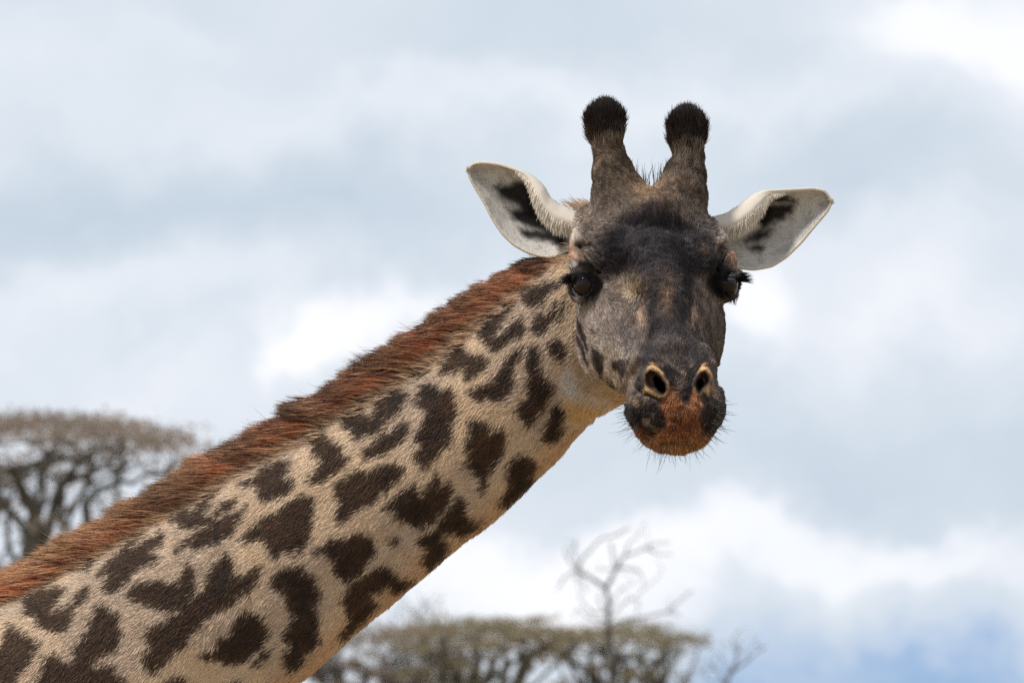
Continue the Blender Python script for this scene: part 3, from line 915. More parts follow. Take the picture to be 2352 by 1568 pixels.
nb0 = world(np.array([[-190.0, 1900.0, -345.0]]))[0]
tx, ty, tz = nb0
body_parts = []
tr = dense([(tx + .05, ty, tz + .03, .15, .24), (tx, ty, tz - .02, .18, .28), (tx - .30, ty + .02, tz - .22, .27, .42), (tx - .8, ty + .04, tz - .28, .33, .46),
            (tx - 1.3, ty + .06, tz - .36, .33, .42), (tx - 1.65, ty + .08, tz - .46, .26, .34), (tx - 1.85, ty + .09, tz - .55, .05, .08)], 40)
st = []
for i in range(len(tr)):
    a = tr[max(i - 1, 0)]; b = tr[min(i + 1, len(tr) - 1)]
    st.append((tr[i, :3], b[:3] - a[:3], tr[i, 3], tr[i, 4]))
body_parts.append(ring_loft(st, 40))
for lx, ly in ((-.34, -.15), (-.40, .19), (-1.52, -.14), (-1.60, .24)):
    back = lx < -1
    zt = tz - .45
    kx = .05 if not back else -.06
    lg = dense([(tx + lx, ty + ly, zt + .15, .12, .17), (tx + lx, ty + ly, zt - .15, .105, .14), (tx + lx + kx * .5, ty + ly, zt * .68, .075, .09),
                (tx + lx + kx, ty + ly, zt * .52, .065, .07), (tx + lx + kx * .5, ty + ly, zt * .45, .045, .05), (tx + lx, ty + ly, zt * .2, .038, .042),
                (tx + lx, ty + ly, .13, .048, .055), (tx + lx + .02, ty + ly, .09, .06, .075), (tx + lx + .03, ty + ly, .0, .07, .09)], 34)
    st = []
    for i in range(len(lg)):
        st.append((lg[i, :3], (0.0, 0.02, -1.0), lg[i, 4], lg[i, 3]))
    # rings lie flat, hoof at the ground
    vs, fs = [], []
    ns = 20
    for (c, t, a, b) in st:
        for i in range(ns):
            an = 2 * math.pi * i / ns
            vs.append((c[0] + a * math.cos(an), c[1] + b * math.sin(an), c[2]))
    for j in range(len(st) - 1):
        for i in range(ns):
            k = (i + 1) % ns
            fs.append((j * ns + k, j * ns + i, (j + 1) * ns + i, (j + 1) * ns + k))
    body_parts.append((np.array(vs), np.array(fs)))


def metres_to_units(w):
    r = w - CAM
    dist = r @ FWD; s = K * dist / DIST
    return np.stack([W0 / 2 + (r @ RGT) / s, H0 / 2 - (r @ UPV) / s, (DIST - dist) / K], 1)


allV, allQ, allC = [Vw], [Q], [COL]
off = len(Vw)
for v, f in body_parts:
    allV.append(v); allQ.append(f + off); off += len(v)
    u = metres_to_units(v).astype(F32)
    u[:, 2] -= 2000
    cc = coat(u)
    cc[v[:, 2] < 0.10] = srgb(45, 38, 34)
    allC.append(cc)
giraffe = empty('giraffe', (float(tx - .9), float(ty + .05), 0.0),
                "giraffe with dark patched neck, reddish mane and black-tipped horns looking at the camera", "giraffe")
body = mesh_from('body', np.concatenate(allV), np.concatenate(allQ), M_SKIN, giraffe, True, np.concatenate(allC))

# ------------------------------------------------------------------ short coat
tri = np.concatenate([Q[:, [0, 1, 2]], Q[:, [0, 2, 3]]])
e1 = V[tri[:, 1]] - V[tri[:, 0]]; e2 = V[tri[:, 2]] - V[tri[:, 0]]
area = 0.5 * np.linalg.norm(np.cross(e1, e2), axis=1)
tc_ = V[tri].mean(1); tn = NRM[tri].mean(1)
hwt = head_weight(tc_.astype(F32))
face = np.clip((tn[:, 2] + 0.45) / 0.5, 0.02, 1)
inview = (tc_[:, 0] > -60) & (tc_[:, 1] < 1640)
dens = np.where(hwt > 0.5, 0.85, 0.72) * face * np.where(inview, 1, 0.15)
wgt = area * dens
NROOT = int(wgt.sum())
pick = rng.choice(len(tri), NROOT, p=(wgt / wgt.sum()))
r1 = np.sqrt(rng.random(NROOT)); r2 = rng.random(NROOT)
wb = np.stack([1 - r1, r1 * (1 - r2), r1 * r2], 1)
root = (V[tri[pick]] * wb[:, :, None]).sum(1).astype(F32)
rn = norm((NRM[tri[pick]] * wb[:, :, None]).sum(1))
rh = head_weight(root)
# keep the eye openings and nostrils bare
bare = np.zeros(NROOT, bool)
for ec, sd_ in ((EYE_L, -1), (EYE_R, 1)):
    bare |= np.linalg.norm(root - np.array(ec), axis=1) < EYE_RAD + 6
for q in NOST:
    bare |= (poly_dist(root[:, 0], root[:, 1], q) < 3) & (root[:, 2] > 200)
keep = ~bare
root, rn, rh = root[keep], rn[keep], rh[keep]
NR = len(root)
col = coat(root, rng.normal(0, 1, NR).astype(F32))
# lie of the hair
fl = np.zeros((NR, 3), F32)
s_, n_ = neck_coords(root[:, 0], root[:, 1])
nt_ = np.interp(s_, SG, NT); nb_ = np.interp(s_, SG, NB); u_ = (n_ - nt_) / (nb_ - nt_)
ang = (fbm(root, 90, 41, 2) - 0.5) * 1.3 + (fbm(root, 25, 43, 2) - .5) * 0.7
base = np.arctan2(0.70, -0.72) + ang
neckflow = np.stack([np.cos(base), np.sin(base), np.zeros(NR)], 1)
upw = sstep(0.16, 0.0, u_)[:, None]
neckflow = neckflow * (1 - upw) + np.array([-0.95, -0.35, 0.0]) * upw
hx, hy = root[:, 0] - 1545, root[:, 1] - 860
up_ = np.stack([hx * 0.008, -0.95 + 1.9 * sstep(850, 930, root[:, 1]), np.zeros(NR)], 1)
a2 = (fbm(root, 60, 47, 2) - 0.5) * 2.0
ca, sa = np.cos(a2), np.sin(a2)
headflow = np.stack([up_[:, 0] * ca - up_[:, 1] * sa, up_[:, 0] * sa + up_[:, 1] * ca, up_[:, 2]], 1)
# whorl on the side of the nose
wd = np.stack([root[:, 0] - 1443, root[:, 1] - 671], 1); wr = np.linalg.norm(wd, axis=1)
ww = sstep(60, 25, wr)[:, None]
headflow[:, :2] = headflow[:, :2] * (1 - ww) + ww * wd / np.maximum(wr, 1)[:, None]
fl = np.where(rh[:, None] > 0.5, headflow, neckflow)
fl = norm(fl + rng.normal(0, 0.16, (NR, 3)))
tg = norm(fl - rn * (fl * rn).sum(1, keepdims=True))
lift = np.where(rh > 0.5, 0.42, 0.30) + rng.normal(0, 0.10, NR)
knob = np.minimum(np.hypot((root[:, 0] - 1389) / 1.0, (root[:, 1] - 278) / 1.25), np.hypot(root[:, 0] - 1579, (root[:, 1] - 296) / 1.25))
kb = sstep(66, 48, knob) * (rh > 0.5)
orange = sstep(3, -6, poly_dist(root[:, 0], root[:, 1], ORANGE)) * (rh > 0.5)
L = np.where(rh > 0.5, 12.0, 21.0) * (0.65 + 0.7 * rng.random(NR))
L = L + kb * (14 + 18 * rng.random(NR)) + orange * 7
nd_ = np.minimum(poly_dist(root[:, 0], root[:, 1], NOST[0]), poly_dist(root[:, 0], root[:, 1], NOST[1]))
L = np.where((nd_ < 13) & (rh > .5), 4.0, L)
upk = np.array([0.0, -1.0, -0.1])
tg = norm(tg * (1 - kb[:, None]) + kb[:, None] * norm(upk - rn * (rn @ upk)[:, None] + rng.normal(0, .2, (NR, 3))))
lift = lift - kb * 0.10 + orange * 0.25
dirv = norm(tg * np.cos(lift)[:, None] + rn * np.sin(lift)[:, None])
k = 4
tt = np.linspace(0, 1, k)
P = np.zeros((NR, k, 3), F32)
for i, t in enumerate(tt):
    P[:, i] = root - rn * 1.0 + dirv * (L * t)[:, None] - rn * (L * 0.20 * t * t)[:, None]
br = (0.78 + 0.44 * rng.random(NR)) * np.where(rng.random(NR) < 0.10, 1.35, 1.0)
al_ = root[:, 0] * 0.72 - root[:, 1] * 0.70; ac_ = root[:, 0] * 0.70 + root[:, 1] * 0.72
stk = np.stack([al_ / 7.0 + ang * 30, ac_, root[:, 2] * .5], 1).astype(F32)
br = br * np.where(rh > 0.5, np.exp(rng.normal(-.05, .40, NR)), 0.74 + 0.52 * fbm(stk, 5.0, 77, 2))
col = np.maximum(col * br[:, None], 0.002)
col = col * np.minimum(1, 0.74 / col.max(1))[:, None]
rad = np.where(rh > 0.5, 0.56, 0.58)
R = rad[:, None] * np.array([1.0, 0.95, 0.7, 0.12])
add_hair('coat', P, R, col, M_FUR, giraffe)
print("coat strands", NR, "verts", len(V))

# ------------------------------------------------------------------ mane
def smooth_curve(p0, d0, d1, L, k, curl):
    """bending strands: start along d0, end along d1"""
    P = np.zeros((len(p0), k, 3), F32); P[:, 0] = p0
    for i in range(1, k):
        t = (i - 0.5) / (k - 1)
        w = (1 - t) ** 1.4
        d = norm(d0 * w + d1 * (1 - w) + curl * t)
        P[:, i] = P[:, i - 1] + d * (L / (k - 1))[:, None]
    return P


NM = 42000
sm = rng.uniform(25, 1560, NM)
# tufts along the crest
tuft = 50.0
tn_ = np.floor(sm / tuft + hash3(np.floor(sm / 3).astype(np.int64), np.zeros(NM, np.int64), np.zeros(NM, np.int64), 5) * 0.9)
th = lambda sd_: hash3(tn_.astype(np.int64), np.zeros(NM, np.int64), np.zeros(NM, np.int64), sd_)
lat = rng.normal(0, 0.42, NM).clip(-1, 1)
ntop = np.interp(sm, SG, NT)
nn = ntop + 14 + np.abs(lat) ** 2 * 16
dm = neck_d0(sm) + lat * 46
x_ = P0[0] + E_AX[0] * sm + N_AX[0] * nn; y_ = P0[1] + E_AX[1] * sm + N_AX[1] * nn
p0 = np.stack([x_, y_, dm], 1)
Lm = np.interp(sm, [25, 95, 160, 260, 420, 1600], [60, 88, 108, 126, 138, 130]) * (0.66 + 0.36 * rng.random(NM) ** 0.7) * (0.92 + 0.15 * th(2))
long_ = rng.random(NM) < 0.012
Lm = np.where(long_, Lm * 1.10, Lm)
short_ = rng.random(NM) < 0.34
Lm = np.where(short_, Lm * rng.uniform(.2, .5, NM), Lm)
nn = nn + np.where(short_, np.abs(rng.normal(0, 1, NM)) * 8 * (lat > -0.2), 0)
x_ = P0[0] + E_AX[0] * sm + N_AX[0] * nn; y_ = P0[1] + E_AX[1] * sm + N_AX[1] * nn
p0 = np.stack([x_, y_, dm + np.where(short_, 26, 0)], 1)
d0 = norm(np.stack([np.full(NM, -0.80), np.full(NM, -0.50), lat * 0.5], 1) + rng.normal(0, 0.10, (NM, 3)))
ta = (th(3) - 0.5) * 0.22
d1 = norm(np.stack([np.full(NM, -1.0), 0.05 + ta, lat * 0.18], 1) + rng.normal(0, 0.06, (NM, 3)))
curl = np.where(long_[:, None], rng.normal(0, 0.45, (NM, 3)), rng.normal(0, 0.10, (NM, 3)))
k = 8
Pm = smooth_curve(p0, d0, d1, Lm, k, curl)
# gather tips of each tuft
cs = (tn_ + 0.5) * tuft
pull = (cs - sm)[:, None] * np.array([E_AX[0], E_AX[1], 0])
tt = np.linspace(0, 1, k)
Pm = Pm + (pull[:, None, :] * (0.46 * tt ** 1.4)[None, :, None])
c_root, c_mid, c_red, c_dark, c_blond = srgb(208, 178, 150), srgb(152, 104, 76), srgb(154, 86, 56), srgb(44, 28, 24), srgb(222, 178, 132)
tone = np.clip(th(7) * 0.75 + rng.random(NM) * 0.35, 0, 1)
far = sstep(700, 1300, sm)
tipc = c_dark * (1 - far[:, None] * 0.62) + c_blond * (far * 0.62 * (rng.random(NM) > 0.4))[:, None]
midc = c_mid + (c_red - c_mid) * tone[:, None]
darkmid = sstep(0.55, 0.85, th(11))[:, None]
midc = midc * (1 - 0.62 * darkmid) + c_dark * 0.62 * darkmid
Cm = np.zeros((NM, k, 3))
for i, t in enumerate(tt):
    a = sstep(0.18, 0.62, np.full(NM, t) + np.where(short_, -.5, 0))[:, None]; b = sstep(0.50, 0.95, np.full(NM, t))[:, None]
    c = c_root * (1 - a) + midc * a
    Cm[:, i] = c * (1 - b * 0.85) + tipc * b * 0.85
tipl = (rng.random(NM) < 0.30)[:, None] * np.array([0, 0, 0, 0, .05, .2, .45, .6])[None]  # some strand ends painted paler, as tips lit by the sky
Cm = Cm * (1 - tipl[..., None]) + srgb(196, 150, 112) * tipl[..., None]
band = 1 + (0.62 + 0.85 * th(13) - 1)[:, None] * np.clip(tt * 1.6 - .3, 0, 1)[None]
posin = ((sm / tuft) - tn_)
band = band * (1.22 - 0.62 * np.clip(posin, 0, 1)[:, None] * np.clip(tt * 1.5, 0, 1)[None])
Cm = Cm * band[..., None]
Cm *= (1.05 + 0.65 * rng.random(NM))[:, None, None]
lt = (rng.random(NM) < 0.04) | long_
Cm[lt] = Cm[lt] * 0.4 + srgb(214, 170, 120) * 0.6
Rm = ((0.85 + 0.35 * rng.random(NM)) * np.where(long_, .6, 1))[:, None] * np.array([1, 1, 1, .95, .85, .7, .45, .08])
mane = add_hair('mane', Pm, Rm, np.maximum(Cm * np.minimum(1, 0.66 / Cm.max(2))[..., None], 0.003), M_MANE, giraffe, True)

# ------------------------------------------------------------------ ears
def bez(pts, m):
    """smooth open curve through points"""
    pts = np.array(pts, float)
    seg = np.r_[0, np.cumsum(np.linalg.norm(np.diff(pts, axis=0), axis=1))]
    tt = np.linspace(0, seg[-1], m)
    r = np.stack([np.interp(tt, seg, pts[:, i]) for i in range(pts.shape[1])], 1)
    for _ in range(4):
        r[1:-1] = (r[:-2] + 2 * r[1:-1] + r[2:]) / 4
    return r


def catmull(P, t):
    """P (M,k,3) control points across, t samples -> (M,len(t),3)"""
    k = P.shape[1]
    out = np.zeros((P.shape[0], len(t), 3))
    Pp = np.concatenate([2 * P[:, :1] - P[:, 1:2], P, 2 * P[:, -1:] - P[:, -2:-1]], 1)
    for j, q in enumerate(t):
        u = min(q * (k - 1), k - 1 - 1e-6); i = int(u); f = u - i
        a, b, c, d = Pp[:, i], Pp[:, i + 1], Pp[:, i + 2], Pp[:, i + 3]
        out[:, j] = 0.5 * (2 * b + (c - a) * f + (2 * a - 5 * b + 4 * c - d) * f * f + (3 * b - a - 3 * c + d) * f ** 3)
    return out


def make_ear(E1, E2, Fd, base_d, tip_d, darks, side, noise_seed):
    M, T = 90, 70
    e1 = bez(tl('Z', E1), M); e2 = bez(tl('Z', E2), M); fd = bez(tl('Z', Fd), M)
    fd = fd + (e1 - fd) * 0.32
    u = np.linspace(0, 1, M)
    dd = base_d + (tip_d - base_d) * u
    def up3(q, z): return np.concatenate([q, (dd + z)[:, None]], 1)
    wid = np.linalg.norm(e1 - e2, axis=1)
    cupd = wid * 0.34
    mid = e1 * 0.45 + e2 * 0.55
    q75 = e1 * 0.80 + e2 * 0.20
    fold = np.linalg.norm(fd - e1, axis=1)
    fz = np.minimum(fold, 60) * 0.8
    ctrl = np.stack([up3(e2, 0), up3(e2 * 0.8 + e1 * 0.2, -cupd * 0.55), up3(mid, -cupd), up3(q75, -cupd * 0.75), up3(e1, fz * 0.05),
                     up3(e1 * 0.5 + fd * 0.5, fz * 0.9), up3(fd, fz * 0.75)], 1)
    S = catmull(ctrl, np.linspace(0, 1, T))
    P_ = S.reshape(-1, 3).astype(F32)
    idx = np.arange(M * T).reshape(M, T)
    q = np.stack([idx[:-1, :-1], idx[:-1, 1:], idx[1:, 1:], idx[1:, :-1]], -1).reshape(-1, 4)
    if side > 0: q = q[:, ::-1]
    tcoord = np.tile(np.linspace(0, 1, T), M)
    ucoord = np.repeat(u, T)
    N = len(P_)
    n1 = fbm(P_, 18, noise_seed, 3); n2 = vnoise(P_, 4, noise_seed + 3)
    c = np.tile(srgb(214, 208, 200).astype(F32), (N, 1))
    c += (srgb(176, 172, 168) - c) * (sstep(0.4, 0.7, n1) * 0.6)[:, None]
    c += (srgb(120, 114, 108) - c) * (sstep(0.66, 0.85, n2) * sstep(0.35, 0.6, n1) * 0.55)[:, None]
    edge = np.maximum(sstep(0.05, 0.0, tcoord), sstep(0.93, 1.0, ucoord))
    c += (srgb(226, 214, 196) - c) * (edge * 0.8)[:, None]
    inner = tcoord < 0.66
    xx = P_[:, 0] + (n1 - .5) * 16; yy = P_[:, 1] + (fbm(P_, 14, noise_seed + 8, 2) - .5) * 14
    for poly, so in darks:
        m_ = sstep(so, -so, poly_dist(xx, yy, tl('Z', poly))) * inner
        c += (srgb(20, 17, 18) - c) * (m_ * 0.97)[:, None]
    foldm = sstep(0.66, 0.74, tcoord)
    c += (srgb(222, 210, 194) - c) * (foldm * 0.8)[:, None]
    ear = mesh_from('ear', world(P_), q, M_EAR, giraffe, True, c)
    md = ear.modifiers.new('thickness', 'SOLIDIFY'); md.thickness = 0.0035; md.offset = 0
    # hair: short velvet inside, long fringe along the rolled edge
    cr = S[:, T - 1]
    NF = 2200
    ui = rng.random(NF) ** 0.8 * 0.62
    fi = np.clip(ui * (M - 1), 0, M - 2); i0 = fi.astype(int); f = (fi - i0)[:, None]
    tj = T - 1 - (rng.random(NF) ** 1.5 * 16).astype(int)
    r0 = S[i0, tj] * (1 - f) + S[i0 + 1, tj] * f
    inn = np.concatenate([e2 - fd, np.full((M, 1), -18.0)], 1)
    inn = norm(inn)[i0]
    alongv = norm(np.concatenate([np.gradient(fd, axis=0), np.zeros((M, 1))], 1))[i0]
    dA = norm(inn * 0.8 + alongv * 0.35 + np.array([0, 0.35, 0.55]) + rng.normal(0, .16, (NF, 3)))
    dB = norm(inn * 0.9 + np.array([0, 0.55, -0.1]) + rng.normal(0, .15, (NF, 3)))
    Lf = (7 + 20 * rng.random(NF)) * np.interp(ui, [0, .1, .45, .62], [0.7, 1.1, 0.95, 0.35])
    Pf = smooth_curve(r0, dA, dB, Lf, 6, rng.normal(0, .1, (NF, 3)))
    cf = srgb(226, 214, 198) * (0.7 + 0.35 * rng.random(NF))[:, None]
    Rf = np.tile(np.array([.8, .8, .75, .6, .4, .1]), (NF, 1))
    # velvet over the whole ear
    NV = 26000
    pi = rng.integers(0, M - 1, NV); pj = rng.integers(0, T - 1, NV)
    fu, fv = rng.random((NV, 1)), rng.random((NV, 1))
    rv = (S[pi, pj] * (1 - fu) + S[pi + 1, pj] * fu) * (1 - fv) + (S[pi, pj + 1] * (1 - fu) + S[pi + 1, pj + 1] * fu) * fv
    du = norm(S[np.minimum(pi + 1, M - 1), pj] - S[pi, pj]); dv = S[pi, pj + 1] - S[pi, pj]
    nv = norm(np.cross(du, dv)) * (1 if side < 0 else -1)
    nv = np.where((nv[:, 2] < 0)[:, None] & (pj < T * .7)[:, None], -nv, nv)
    cv_ = c.reshape(M, T, 3)[pi, pj] * (0.75 + 0.45 * rng.random(NV))[:, None]
    dvv = norm(du + nv * 0.35 + rng.normal(0, .2, (NV, 3)))
    Lv = 4 + 6 * rng.random(NV)
    Pv = np.stack([rv + dvv * (Lv * t)[:, None] for t in np.linspace(0, 1, 6)], 1)
    Rv = np.tile(np.array([.55, .55, .5, .4, .3, .1]), (NV, 1))
    hr = add_hair('ear_fur', np.concatenate([Pf, Pv]), np.concatenate([Rf, Rv]), np.concatenate([cf, cv_]), M_FUR, None)
    hr.parent = ear; hr.location = (0, 0, 0)
    return ear


make_ear([(700, 760), (640, 735), (590, 715), (530, 670), (490, 600), (430, 548), (330, 500), (220, 465), (120, 455), (60, 465), (32, 495)],
         [(690, 960), (610, 1010), (540, 1035), (470, 1028), (390, 1003), (310, 958), (240, 890), (180, 800), (130, 700), (75, 610), (40, 545), (32, 500)],
         [(660, 930), (600, 910), (530, 880), (460, 800), (425, 700), (425, 600), (400, 545), (330, 506), (220, 470), (120, 458), (60, 467), (33, 497)],
         -165, -215,
         [([(190, 600), (290, 580), (400, 560), (470, 590), (480, 740), (420, 790), (320, 710), (230, 660)], 10),
          ([(280, 740), (380, 745), (460, 760), (500, 860), (420, 860), (310, 810)], 9),
          ([(330, 860), (450, 865), (560, 880), (640, 920), (620, 970), (500, 940), (380, 920)], 9),
          ([(420, 600), (470, 640), (480, 780), (560, 880), (640, 940), (600, 950), (480, 880), (410, 760)], 14)], -1, 60)
make_ear([(1480, 800), (1540, 785), (1600, 770), (1680, 720), (1730, 680), (1780, 648), (1840, 632), (2000, 624), (2130, 615), (2200, 630), (2242, 690)],
         [(1500, 960), (1580, 1050), (1650, 1092), (1710, 1102), (1770, 1108), (1880, 1088), (1970, 1030), (2060, 940), (2150, 830), (2220, 750), (2243, 694)],
         [(1600, 900), (1660, 910), (1740, 890), (1810, 830), (1850, 750), (1850, 690), (1870, 652), (2000, 632), (2130, 620), (2200, 634), (2241, 692)],
         -165, -205,
         [([(1860, 665), (1930, 655), (2020, 668), (2030, 690), (1950, 692), (1880, 690)], 6),
          ([(1820, 720), (1920, 700), (2030, 700), (2000, 760), (1920, 815), (1840, 850), (1810, 810)], 9),
          ([(1760, 880), (1850, 855), (1890, 870), (1840, 920), (1760, 950)], 11),
          ([(1720, 975), (1790, 955), (1835, 975), (1800, 1005), (1740, 1000)], 9),
          ([(1840, 690), (1875, 720), (1850, 830), (1790, 900), (1720, 960), (1700, 930), (1790, 850)], 10)], 1, 80)

# ------------------------------------------------------------------ eyes, lashes, whiskers
def mat_eye():
    m = bpy.data.materials.new("eye_gloss"); m.use_nodes = True
    g = NG(m.node_tree)
    pb = g.n('ShaderNodeBsdfPrincipled')
    tc = g.n('ShaderNodeTexCoord')
    nz = g.noise(tc.outputs['Object'], 60.0, 3, 0.6)
    g.link(g.mix(nz.outputs['Fac'], (0.007, 0.004, 0.003), (0.018, 0.009, 0.006)), pb.inputs['Base Color'])
    pb.inputs['Roughness'].default_value = 0.06
    pb.inputs['Specular IOR Level'].default_value = 0.26
    out = g.n('ShaderNodeOutputMaterial'); g.link(pb.outputs[0], out.inputs['Surface'])
    return m


M_EYE = mat_eye()
M_LIDRIM = mat_plain("wet_lid_rim", (0.16, 0.17, 0.19), 0.2, 0.5)
for ec, sd_ in ((EYE_L, -1), (EYE_R, 1)):
    nu, nv_ = 48, 28
    vs, fs = [], []
    for j in range(nv_ + 1):
        a = math.pi * j / nv_
        for i in range(nu):
            b = 2 * math.pi * i / nu
            vs.append((math.sin(a) * math.cos(b), -math.cos(a), math.sin(a) * math.sin(b)))
    for j in range(nv_):
        for i in range(nu):
            k2 = (i + 1) % nu
            fs.append((j * nu + i, (j + 1) * nu + i, (j + 1) * nu + k2, j * nu + k2))
    gz = gaze(sd_)
    pv = np.array(vs) * EYE_RAD + np.array(ec) + gz * 2.0
    eye = mesh_from('eye', world(pv), np.array(fs), M_EYE, giraffe)
    # wet lower rim
    side = np.array([gz[2], 0, -gz[0]]); side /= np.linalg.norm(side)
    upv = np.array([0, 1.0, 0]) - gz * gz[1]; upv = norm(upv)
    vs, fs = [], []
    nr, nc = 26, 8
    for i in range(nr):
        a = math.radians(12 + 156 * i / (nr - 1))
        ctr = np.array(ec) + side * (29.5 * math.cos(a)) + upv * (27.5 * math.sin(a)) + gz * (EYE_RAD * 0.50 + 3)
        rad_ = 3.4 * math.sin(math.pi * (i + 0.5) / nr) ** 0.5
        outw = norm(ctr - np.array(ec))
        tg_ = norm(-side * math.sin(a) + upv * math.cos(a)); o2 = np.cross(tg_, outw)
        for j in range(nc):
            b = 2 * math.pi * j / nc
            vs.append(ctr + rad_ * (outw * math.cos(b) + o2 * math.sin(b)))
    for i in range(nr - 1):
        for j in range(nc):
            k2 = (j + 1) % nc
            fs.append((i * nc + j, i * nc + k2, (i + 1) * nc + k2, (i + 1) * nc + j))
    rim = mesh_from('eyelid_rim', world(np.array(vs)), np.array(fs), M_LIDRIM, None)
    rim.parent = eye; rim.location = (0, 0, 0)
    # upper lashes: sweep outward; lower lashes: short, down
    NL = 210
    a = np.radians(rng.uniform(195, 345, NL)) if sd_ > 0 else np.radians(rng.uniform(195, 345, NL))
    # more towards the outer corner
    outer = rng.random(NL) < 0.6
    a = np.where(outer, np.radians(rng.uniform(188, 250, NL) if sd_ < 0 else rng.uniform(290, 352, NL)), a)
    r0 = np.array(ec) + side * (31 * np.cos(a))[:, None] + upv * (28 * np.sin(a))[:, None] + gz * (EYE_RAD * 0.66)
    outd = np.array([0.95 * sd_, 0.12, 0.30])
    dA = norm(gz * 0.8 + outd * 0.7 + rng.normal(0, .10, (NL, 3)))
    dB = norm(outd + np.array([0, 0.06, 0]) + rng.normal(0, .07, (NL, 3)))
    Ll = rng.uniform(14, 44, NL)
    Pl = smooth_curve(r0, dA, dB, Ll, 6, rng.normal(0, .05, (NL, 3)))
    NL2 = 70
    a2_ = np.radians(rng.uniform(30, 150, NL2))
    r2_ = np.array(ec) + side * (33 * np.cos(a2_))[:, None] + upv * (32 * np.sin(a2_))[:, None] + gz * (EYE_RAD * 0.5)
    Pl2 = smooth_curve(r2_, norm(gz + upv * .8 + rng.normal(0, .1, (NL2, 3))), norm(upv + gz * 0.1 + rng.normal(0, .12, (NL2, 3))), rng.uniform(10, 26, NL2), 6, rng.normal(0, .1, (NL2, 3)))
    PL = np.concatenate([Pl, Pl2])
    RL = np.tile(np.array([.75, .7, .62, .5, .32, .08]), (len(PL), 1))
    lash = add_hair('eyelashes', PL, RL, np.tile(np.array([0.012, 0.011, 0.014]), (len(PL), 1)), M_BLACKHAIR, None)
    lash.parent = eye; lash.location = (0, 0, 0)


def surf_points(xy, d_start=520):
    """drop points onto the side of the head that faces the viewer"""
    p = np.stack([xy[:, 0], xy[:, 1], np.full(len(xy), d_start)], 1).astype(F32)
    hit = np.zeros(len(p), bool)
    for _ in range(90):
        f = field(p)
        hit |= f < 1.0
        p[:, 2] -= np.where(hit, 0, np.clip(np.abs(f) * 0.6, 1, 40))
    return p, hit


NW = 260
aw = rng.uniform(-0.25, math.pi + 0.25, NW)
rr = rng.uniform(0.72, 0.99, NW)
xy = np.stack([1548 + 112 * np.cos(aw) * rr, 938 + 98 * np.sin(aw) * rr], 1)
pw, hit = surf_points(xy)
pw = pw[hit]; aw = aw[hit]
nw = norm(gradient(pw))
NW = len(pw)
dA = norm(nw + rng.normal(0, .15, (NW, 3)))
dB = norm(np.stack([np.cos(aw) * 1.0, np.sin(aw) * 0.75 + 0.15, np.full(NW, 0.1)], 1) + rng.normal(0, .25, (NW, 3)))
Lw = rng.uniform(16, 52, NW) * np.where(rng.random(NW) < .12, 1.5, 1)
Pw = smooth_curve(pw, dA, dB, Lw, 6, rng.normal(0, .12, (NW, 3)))
add_hair('whiskers', Pw, np.tile(np.array([.46, .43, .38, .3, .22, .08]), (NW, 1)), np.tile(np.array([0.02, 0.016, 0.014]), (NW, 1)), M_BLACKHAIR, giraffe)

# thin black hairs between the horns, pale tuft behind the near ear, pale brow hairs
NT_ = 60
xt = rng.uniform(1448, 1545, NT_)
ptf = np.stack([xt, 418 + ((xt - 1490) / 45) ** 2 * -12 + rng.uniform(0, 14, NT_), np.full(NT_, -125) + rng.normal(0, 10, NT_)], 1)
Pt = smooth_curve(ptf, norm(np.stack([(xt - 1490) * -0.002, np.full(NT_, -1.0), np.full(NT_, .1)], 1) + rng.normal(0, .1, (NT_, 3))),
                  norm(np.stack([np.full(NT_, 0.05), np.full(NT_, -1.0), np.full(NT_, -.1)], 1) + rng.normal(0, .16, (NT_, 3))), rng.uniform(22, 58, NT_), 6, rng.normal(0, .08, (NT_, 3)))
Ct = np.tile(np.array([0.02, 0.016, 0.014]), (NT_, 1))
NB_ = 220
xb = rng.uniform(1310, 1362, NB_)
pb_ = np.stack([xb, 472 + rng.uniform(0, 30, NB_), np.full(NB_, -190) + rng.normal(0, 12, NB_)], 1)
Pb = smooth_curve(pb_, norm(np.array([-0.5, -0.8, 0]) + rng.normal(0, .2, (NB_, 3))), norm(np.array([-0.9, -0.3, 0]) + rng.normal(0, .3, (NB_, 3))), rng.uniform(15, 40, NB_), 6, rng.normal(0, .1, (NB_, 3)))
Cb = np.tile(srgb(206, 170, 132), (NB_, 1)) * (0.7 + 0.4 * rng.random(NB_))[:, None]
NE = 160
xe = rng.uniform(1278, 1318, NE)
pe = np.stack([xe, 585 + rng.uniform(-22, 22, NE), np.zeros(NE)], 1)
pe, hit = surf_points(pe[:, :2], 200)
pe = pe[hit]; NE = len(pe)
Pe = smooth_curve(pe, norm(np.array([-0.7, -0.2, .7]) + rng.normal(0, .2, (NE, 3))), norm(np.array([-0.95, 0.0, .1]) + rng.normal(0, .2, (NE, 3))), rng.uniform(12, 34, NE), 6, rng.normal(0, .1, (NE, 3)))
Ce = np.tile(srgb(214, 176, 140), (NE, 1)) * (0.6 + 0.4 * rng.random(NE))[:, None]
allP = np.concatenate([Pt, Pb, Pe])
add_hair('head_tufts', allP, np.tile(np.array([.6, .58, .5, .4, .28, .1]), (len(allP), 1)), np.concatenate([Ct, Cb, Ce]), M_FUR, giraffe)

